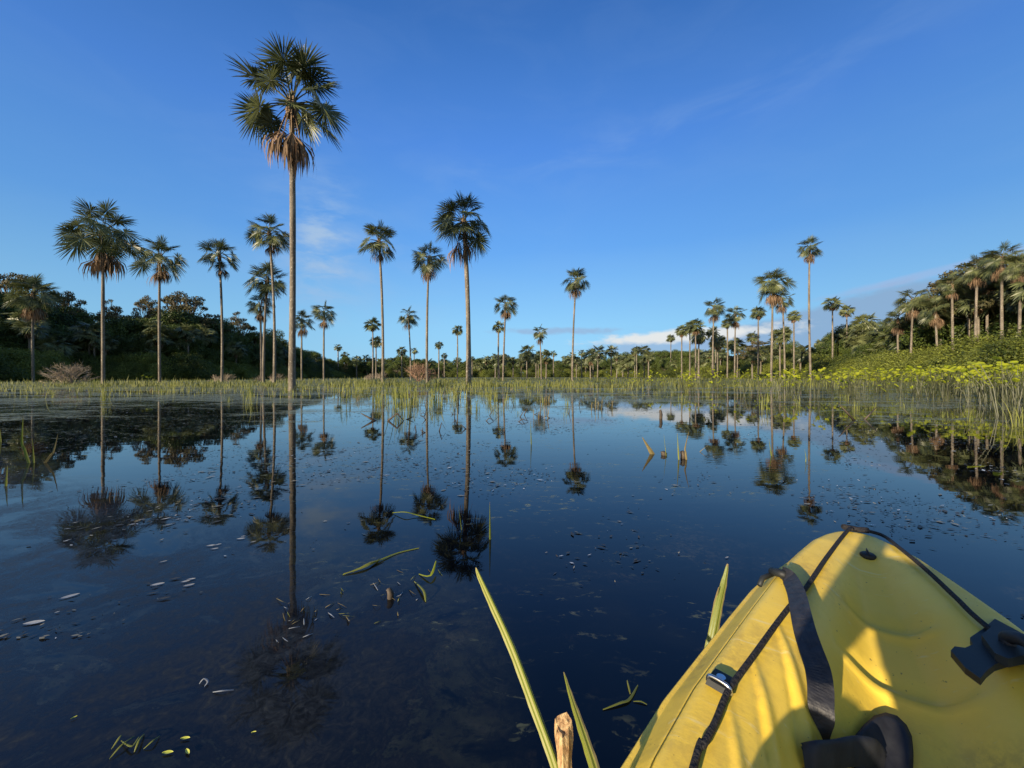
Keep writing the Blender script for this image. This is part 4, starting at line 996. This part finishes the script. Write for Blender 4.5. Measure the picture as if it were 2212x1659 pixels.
blade('reed',[ray(1310,1760,.52),ray(1284,1659,.56),ray(1255,1570,.60),ray(1232,1500,.64),ray(1218,1452,.67)],[.009,.0085,.007,.004,.0008],'reed','short bright green blade just right of the cut stump','reed',-.4,1.0)
blade('reed',[ray(1520,1460,.98),ray(1540,1370,1.0),ray(1552,1310,1.02),ray(1563,1262,1.04),ray(1572,1218,1.05)],[.012,.012,.010,.008,.002],'reed','olive blade with a pale scarred tip standing against the left side of the kayak','reed',.2,.5)
blade('reed',[ray(1530,1420,1.0),ray(1538,1350,1.01),ray(1546,1300,1.03),ray(1553,1268,1.03)],[.006,.006,.005,.001],'drygrass','narrow pale blade hugging the left edge of the scarred one','reed',.6,.3)
def stump():
    m,t,b=newmat('split_wood'); tc=t.n('ShaderNodeTexCoord'); o=tc.outputs['Object']
    f=t.noise(t.mapping(o,(1,1,.08)),160,5,.65)
    t.l(t.ramp(f,[(.3,(.07,.035,.018)),(.45,(.36,.21,.09)),(.62,(.52,.38,.19))]),b.inputs['Base Color']); b.inputs['Roughness'].default_value=.7
    bp=t.n('ShaderNodeBump'); bp.inputs['Strength'].default_value=1; bp.inputs['Distance'].default_value=.004; t.l(f,bp.inputs['Height']); t.l(bp.outputs[0],b.inputs['Normal'])
    mb=MB(); r=random.Random(4); top=ray(1216,1562,.62); bot=ray(1222,1750,.57); n=14; seg=14; vs=[];fs=[]
    for i in range(n+1):
        s_=i/n; p=bot.lerp(top,s_)
        rr=.0125*(1+.16*math.sin(s_*9)-.1*s_)
        for k in range(seg):
            a=6.283*k/seg; q=rr*(1+.16*math.sin(3*a+1)+.08*math.sin(7*a+s_*2)); dz=(.007*math.sin(a*1+.5)+r.uniform(-.003,.004))*(i==n)
            vs.append((p.x+q*math.cos(a),p.y+q*math.sin(a),p.z+dz))
    for i in range(n):
        for k in range(seg): fs.append((i*seg+k,i*seg+(k+1)%seg,(i+1)*seg+(k+1)%seg,(i+1)*seg+k))
    fs.append(tuple(n*seg+k for k in range(seg))); mb.add(vs,fs)
    me=mb.mesh('cut_stump',[m],False); o=inst('cut_stump',me); tag(o,'cut woody stem stump with orange split bark between two green blades','stump')
stump()
def upright(name,xd,yb,xt,yt,w,mat,label,lean=0,group=None,bend=0,dy=0):
    D=gy(yb); p0=Vector((px(xd,D),D,-.05)); Dt=D+dy; p1=Vector((px(xt,Dt),Dt,topz(yt,Dt))); m_=p0.lerp(p1,.5)+Vector((bend,0,0)); w=w*(.6 if w<.025 else .8)
    return blade(name,[p0,m_.lerp(p0,.3),m_,p1],[w,w*1.05,w*.8,w*.1],mat,label,'reed',.3,.3,group)
upright('reed',1059,1165,1058,1084,.009,'reed','bright green pointed blade standing alone in open water above the long curving blade')
upright('reed',1000,1145,990,1092,.004,'reed','thin green blade leaning left beside the bright pointed blade')
upright('reed',66,1000,50,898,.020,'reed','tallest curved blade of the left clump, bowed to the left',bend=-.05)
upright('reed',74,1000,70,945,.010,'reed','thin straight blade in the middle of the left clump')
upright('reed',90,1000,125,938,.016,'drygrass','brown stalk of the left clump leaning right',bend=.04)
upright('reed',12,1050,16,1005,.012,'reed','small green blade at the left edge below the clump')
upright('reed',2,955,0,925,.012,'reed','green blade cut by the left edge of the picture')
upright('reed',1148,960,1146,908,.011,'reed','single green blade standing in open water left of the lone palm reflection')
upright('reed',1668,985,1661,948,.010,'reed','thin pale blade right of the dark stump',group=None)
upright('reed',1467,993,1463,935,.013,'reed','straight green blade at the left of the pair by the black stub')
upright('reed',1484,993,1488,932,.015,'drygrass','curved olive blade at the right of the pair by the black stub',bend=-.03)
upright('reed',1440,985,1434,938,.006,'reed','thin twin-tipped blade beside the round black stub')
upright('reed',1415,981,1387,944,.030,'drygrass','thick broken brown stalk leaning left over the water')
upright('reed',1506,976,1530,962,.008,'drygrass','thin arching dry stem dipping to the water right of the blade pair',bend=-.02)
upright('reed',1740,998,1738,970,.007,'reed','tiny pale blade in open water below the right palms',bend=.01)
def stub(xd,yb,yt,r_,label):
    D=gy(yb); x=px(xd,D); z=max(.04,topz(yt,D)); mb=MB(); mb.tube([(x,D,-.05),(x+r_*.3,D,z*.5),(x-r_*.2,D,z*.92),(x+r_*.2,D,z)],[r_,r_*1.1,r_*.9,r_*.25],9); o=inst('wood_stub',mb.mesh('wood_stub',[M['darkwood']],True)); tag(o,label,'stub')
stub(1433,983,975,.03,'round dark stub beside the thin twin-tipped blade'); stub(1475,990,974,.03,'short black stub between the two upright blades')
stub(1427,905,885,.03,'upright dark snag in the water under the orange-skirted palm group'); stub(842,1292,1283,.012,'tiny dark stub among the floating debris, left of the long blade')
# bent dead stalks mid-water
def bent(xd,yb,pts,label,w=.02):
    D=gy(yb); mb=MB(); P=[Vector((px(x,D),D,topz(y,D))) for x,y in pts]; mb.tube(P,[w]*(len(P)-1)+[w*.3],5); o=inst('bent_stalk',mb.mesh('bent_stalk',[M['darkwood']],True)); tag(o,label,'stalk')
bent(812,909,[(812,911),(780,893)],'dark stalk pointing left at the left end of the bent stalks',.03)
bent(860,909,[(838,909),(858,893),(875,912)],'dark tent-shaped bent stalk beside the leftmost one',.022)
bent(890,906,[(866,912),(893,900)],'short dark stalk lying low right of the tent-shaped one',.022)
bent(1850,908,[(1845,908),(1812,872)],'long pale stalk leaning left before the right-hand reeds',.025)
bent(1870,906,[(1866,908),(1893,880)],'dark stalk leaning right beside the long pale stalk',.025)

for i in range(26):
    x=rq.uniform(880,1260); y=rq.uniform(868,935); a=rq.uniform(-16,16); h_=rq.uniform(4,20)
    if rq.random()<.5: bent(x,y,[(x,y+1),(x+a,y-h_)],'short dark dead stalk poking from the open water left of the lone palm',.012)
    else: bent(x,y,[(x,y+1),(x+a*.6,y-h_),(x+a*1.5,y-h_*.2)],'short dark dead stalk poking from the open water left of the lone palm',.010)
    COL.objects[-1]['group']='short dark dead stalks in the open water'
# floating leaves and litter
def leafshape(name,x,y,L,w,ang,mat,label,group,z=.005,curl=.0):
    mb=MB(); n=8; P=[];W=[]
    for i in range(n+1):
        s_=i/n; P.append(Vector((x+math.cos(ang)*L*(s_-.5),y+math.sin(ang)*L*(s_-.5),z+curl*(2*s_-1)**2)))
        W.append(Vector((-math.sin(ang),math.cos(ang),.15))*(w*max(.03,math.sin(math.pi*min(1,s_*.97+.015)))**.8))
    mb.strip(P,W,0,[Vector((0,0,-.0015))]*(n+1)); o=inst(name,mb.mesh(name,[M[mat]],True)); tag(o,label,'leaf',group)
M['paleleaf']=simplemat('pale_floating_leaf',(.2,.21,.22),(.38,.4,.41),.4,30,.5)
M['yellowleaf']=simplemat('yellow_floating_leaf',(.42,.46,.06),(.62,.62,.12),.4,30,.5)
for xd,yd,Lp,lb,g in [(150,1290,30,'pale oval leaf floating alone left of centre of the lower left',None),(73,1347,36,'largest pale leaf floating at the lower left',None),
    (340,1264,24,'pale narrow leaf floating left of the touching pair',None),(400,1258,16,None,1),(412,1253,16,None,1),(408,1266,20,None,1),(352,1215,14,None,1),(455,1180,16,None,1),(470,1178,14,None,1),(463,1187,14,None,1),(520,1165,16,None,1),(547,1172,12,None,1),
    (702,1127,8,None,1),(860,1290,6,None,1),(1180,1195,6,None,1),(1570,1206,12,None,1),(525,1160,8,None,1)]:
    D=gy(yd); L=Lp*DS/F*D
    leafshape('floating_leaf',px(xd,D),D,L,L*.15*(1 if Lp>14 else .8),rnd.uniform(.3,.8),'paleleaf',lb or 'small pale leaf floating on dark open water at left','' if lb else 'small pale floating leaves')
for xd,yd,Lp,ang,lb in [(400,1598,24,.1,'bright yellow leaf floating uppermost in the cluster at the bottom left'),(405,1627,24,-.6,'bright yellow leaf floating right of the stalk tangle at the bottom left'),(362,1629,28,.1,'bright yellow leaf floating lowest at the bottom left'),(548,1585,12,.3,'small olive leaf chip floating right of the yellow leaves'),(160,1553,12,.9,'small yellow chip floating left of the yellow leaves')]:
    D=gy(yd); L=Lp*DS/F*D; leafshape('floating_leaf',px(xd,D),D,L*.8,L*.13,ang,'yellowleaf',lb,'')
def floatblade(pts,w,mat,label,group=None):
    P=[]
    w*=.7
    for x,y,z in pts: z=z*.35; D=(CAMH-z)*F/(y*DS-HZ); P.append(Vector((px(x,D),D,z)))
    P=smoothpath(P,4); n=len(P); mb=MB(); W=[]
    for i in range(n):
        tt=P[min(i+1,n-1)]-P[max(i-1,0)]; q=Vector((-tt.y,tt.x,0)).normalized(); W.append(q*w*(.25+.75*math.sin(math.pi*(i+.3)/(n+.0))))
    mb.strip(P,W,0,[Vector((0,0,w*.4))]*n); o=inst('floating_straw',mb.mesh('floating_straw',[M[mat]],True)); tag(o,label,'floating straw',group)
floatblade([(740,1242,.005),(790,1222,.03),(815,1212,.02),(860,1194,.01),(905,1184,.005)],.009,'arum_leaf','longest floating green stem with bright yellow middle')
floatblade([(762,1236,.01),(800,1215,.04),(830,1208,.02)],.009,'reed','short floating blade crossing the longest green stem')
floatblade([(742,1240,.01),(790,1224,.03),(820,1207,.01)],.010,'reed','thin floating blade just below the longest green stem')
floatblade([(848,1108,.01),(875,1106,.07),(900,1112,.03),(940,1122,.005)],.011,'arum_leaf','folded yellow-green leaf floating at the reflected rusty palm')
floatblade([(905,1240,.005),(930,1243,.05),(942,1212,.10)],.009,'arum_leaf','folded yellow leaf floating with an upturned tip left of the long blade')
floatblade([(895,1256,.01),(915,1275,.05),(920,1300,.005)],.008,'reed','small drooping green blade below the upturned yellow leaf')
floatblade([(1302,1533,.005),(1340,1518,.015),(1360,1510,.01),(1378,1480,.005)],.006,'reed','long bent floating blade between the near blades and the kayak')
floatblade([(1355,1470,.02),(1362,1500,.005)],.004,'reed','short upright chip left of the kayak hull')
floatblade([(1368,1515,.006),(1385,1515,.012),(1398,1522,.006)],.004,'reed','little curled chip floating next to the kayak hull')
floatblade([(1392,1640,.01),(1402,1610,.02)],.004,'reed','small green chip floating close below the kayak hull edge')
for k,(pp) in enumerate([[(236,1640,.005),(262,1610,.03),(290,1590,.02)],[(262,1600,.01),(285,1612,.03),(300,1592,.02)],[(290,1625,.005),(300,1600,.04),(312,1585,.005)],[(240,1620,.01),(256,1596,.03),(262,1588,.03)],[(310,1618,.005),(330,1600,.03),(345,1590,.005)]]):
    floatblade(pp,.0035,'reed','green stalk tangled with others floating at the bottom left','tangled floating stalks at the bottom left')
floatblade([(430,1478,.01),(440,1466,.03),(449,1472,.02),(441,1484,.01)],.004,'paleleaf','white curled ring-shaped leaf floating at the lower left')
floatblade([(460,1495,.005),(480,1492,.02),(505,1490,.005)],.004,'paleleaf','thin pale straw floating right of the curled ring-shaped leaf')
for i in range(46):
    xd=rnd.choice([rnd.uniform(585,900),rnd.uniform(600,760),rnd.uniform(700,960)]); yd=1340-(xd-600)*.22+rnd.uniform(-45,55)
    a=rnd.uniform(0,6.28); L=rnd.uniform(7,26)
    floatblade([(xd,yd,.004),(xd+math.cos(a)*L*.5,yd+math.sin(a)*L*.3,rnd.uniform(.006,.035)),(xd+math.cos(a)*L,yd+math.sin(a)*L*.7,.004)],rnd.uniform(.0016,.003),rnd.choice(['reed','drygrass','paleleaf','drygrass']),'pale straw chip floating in the drift of litter left of the long blade','straw chips in the drift of litter')
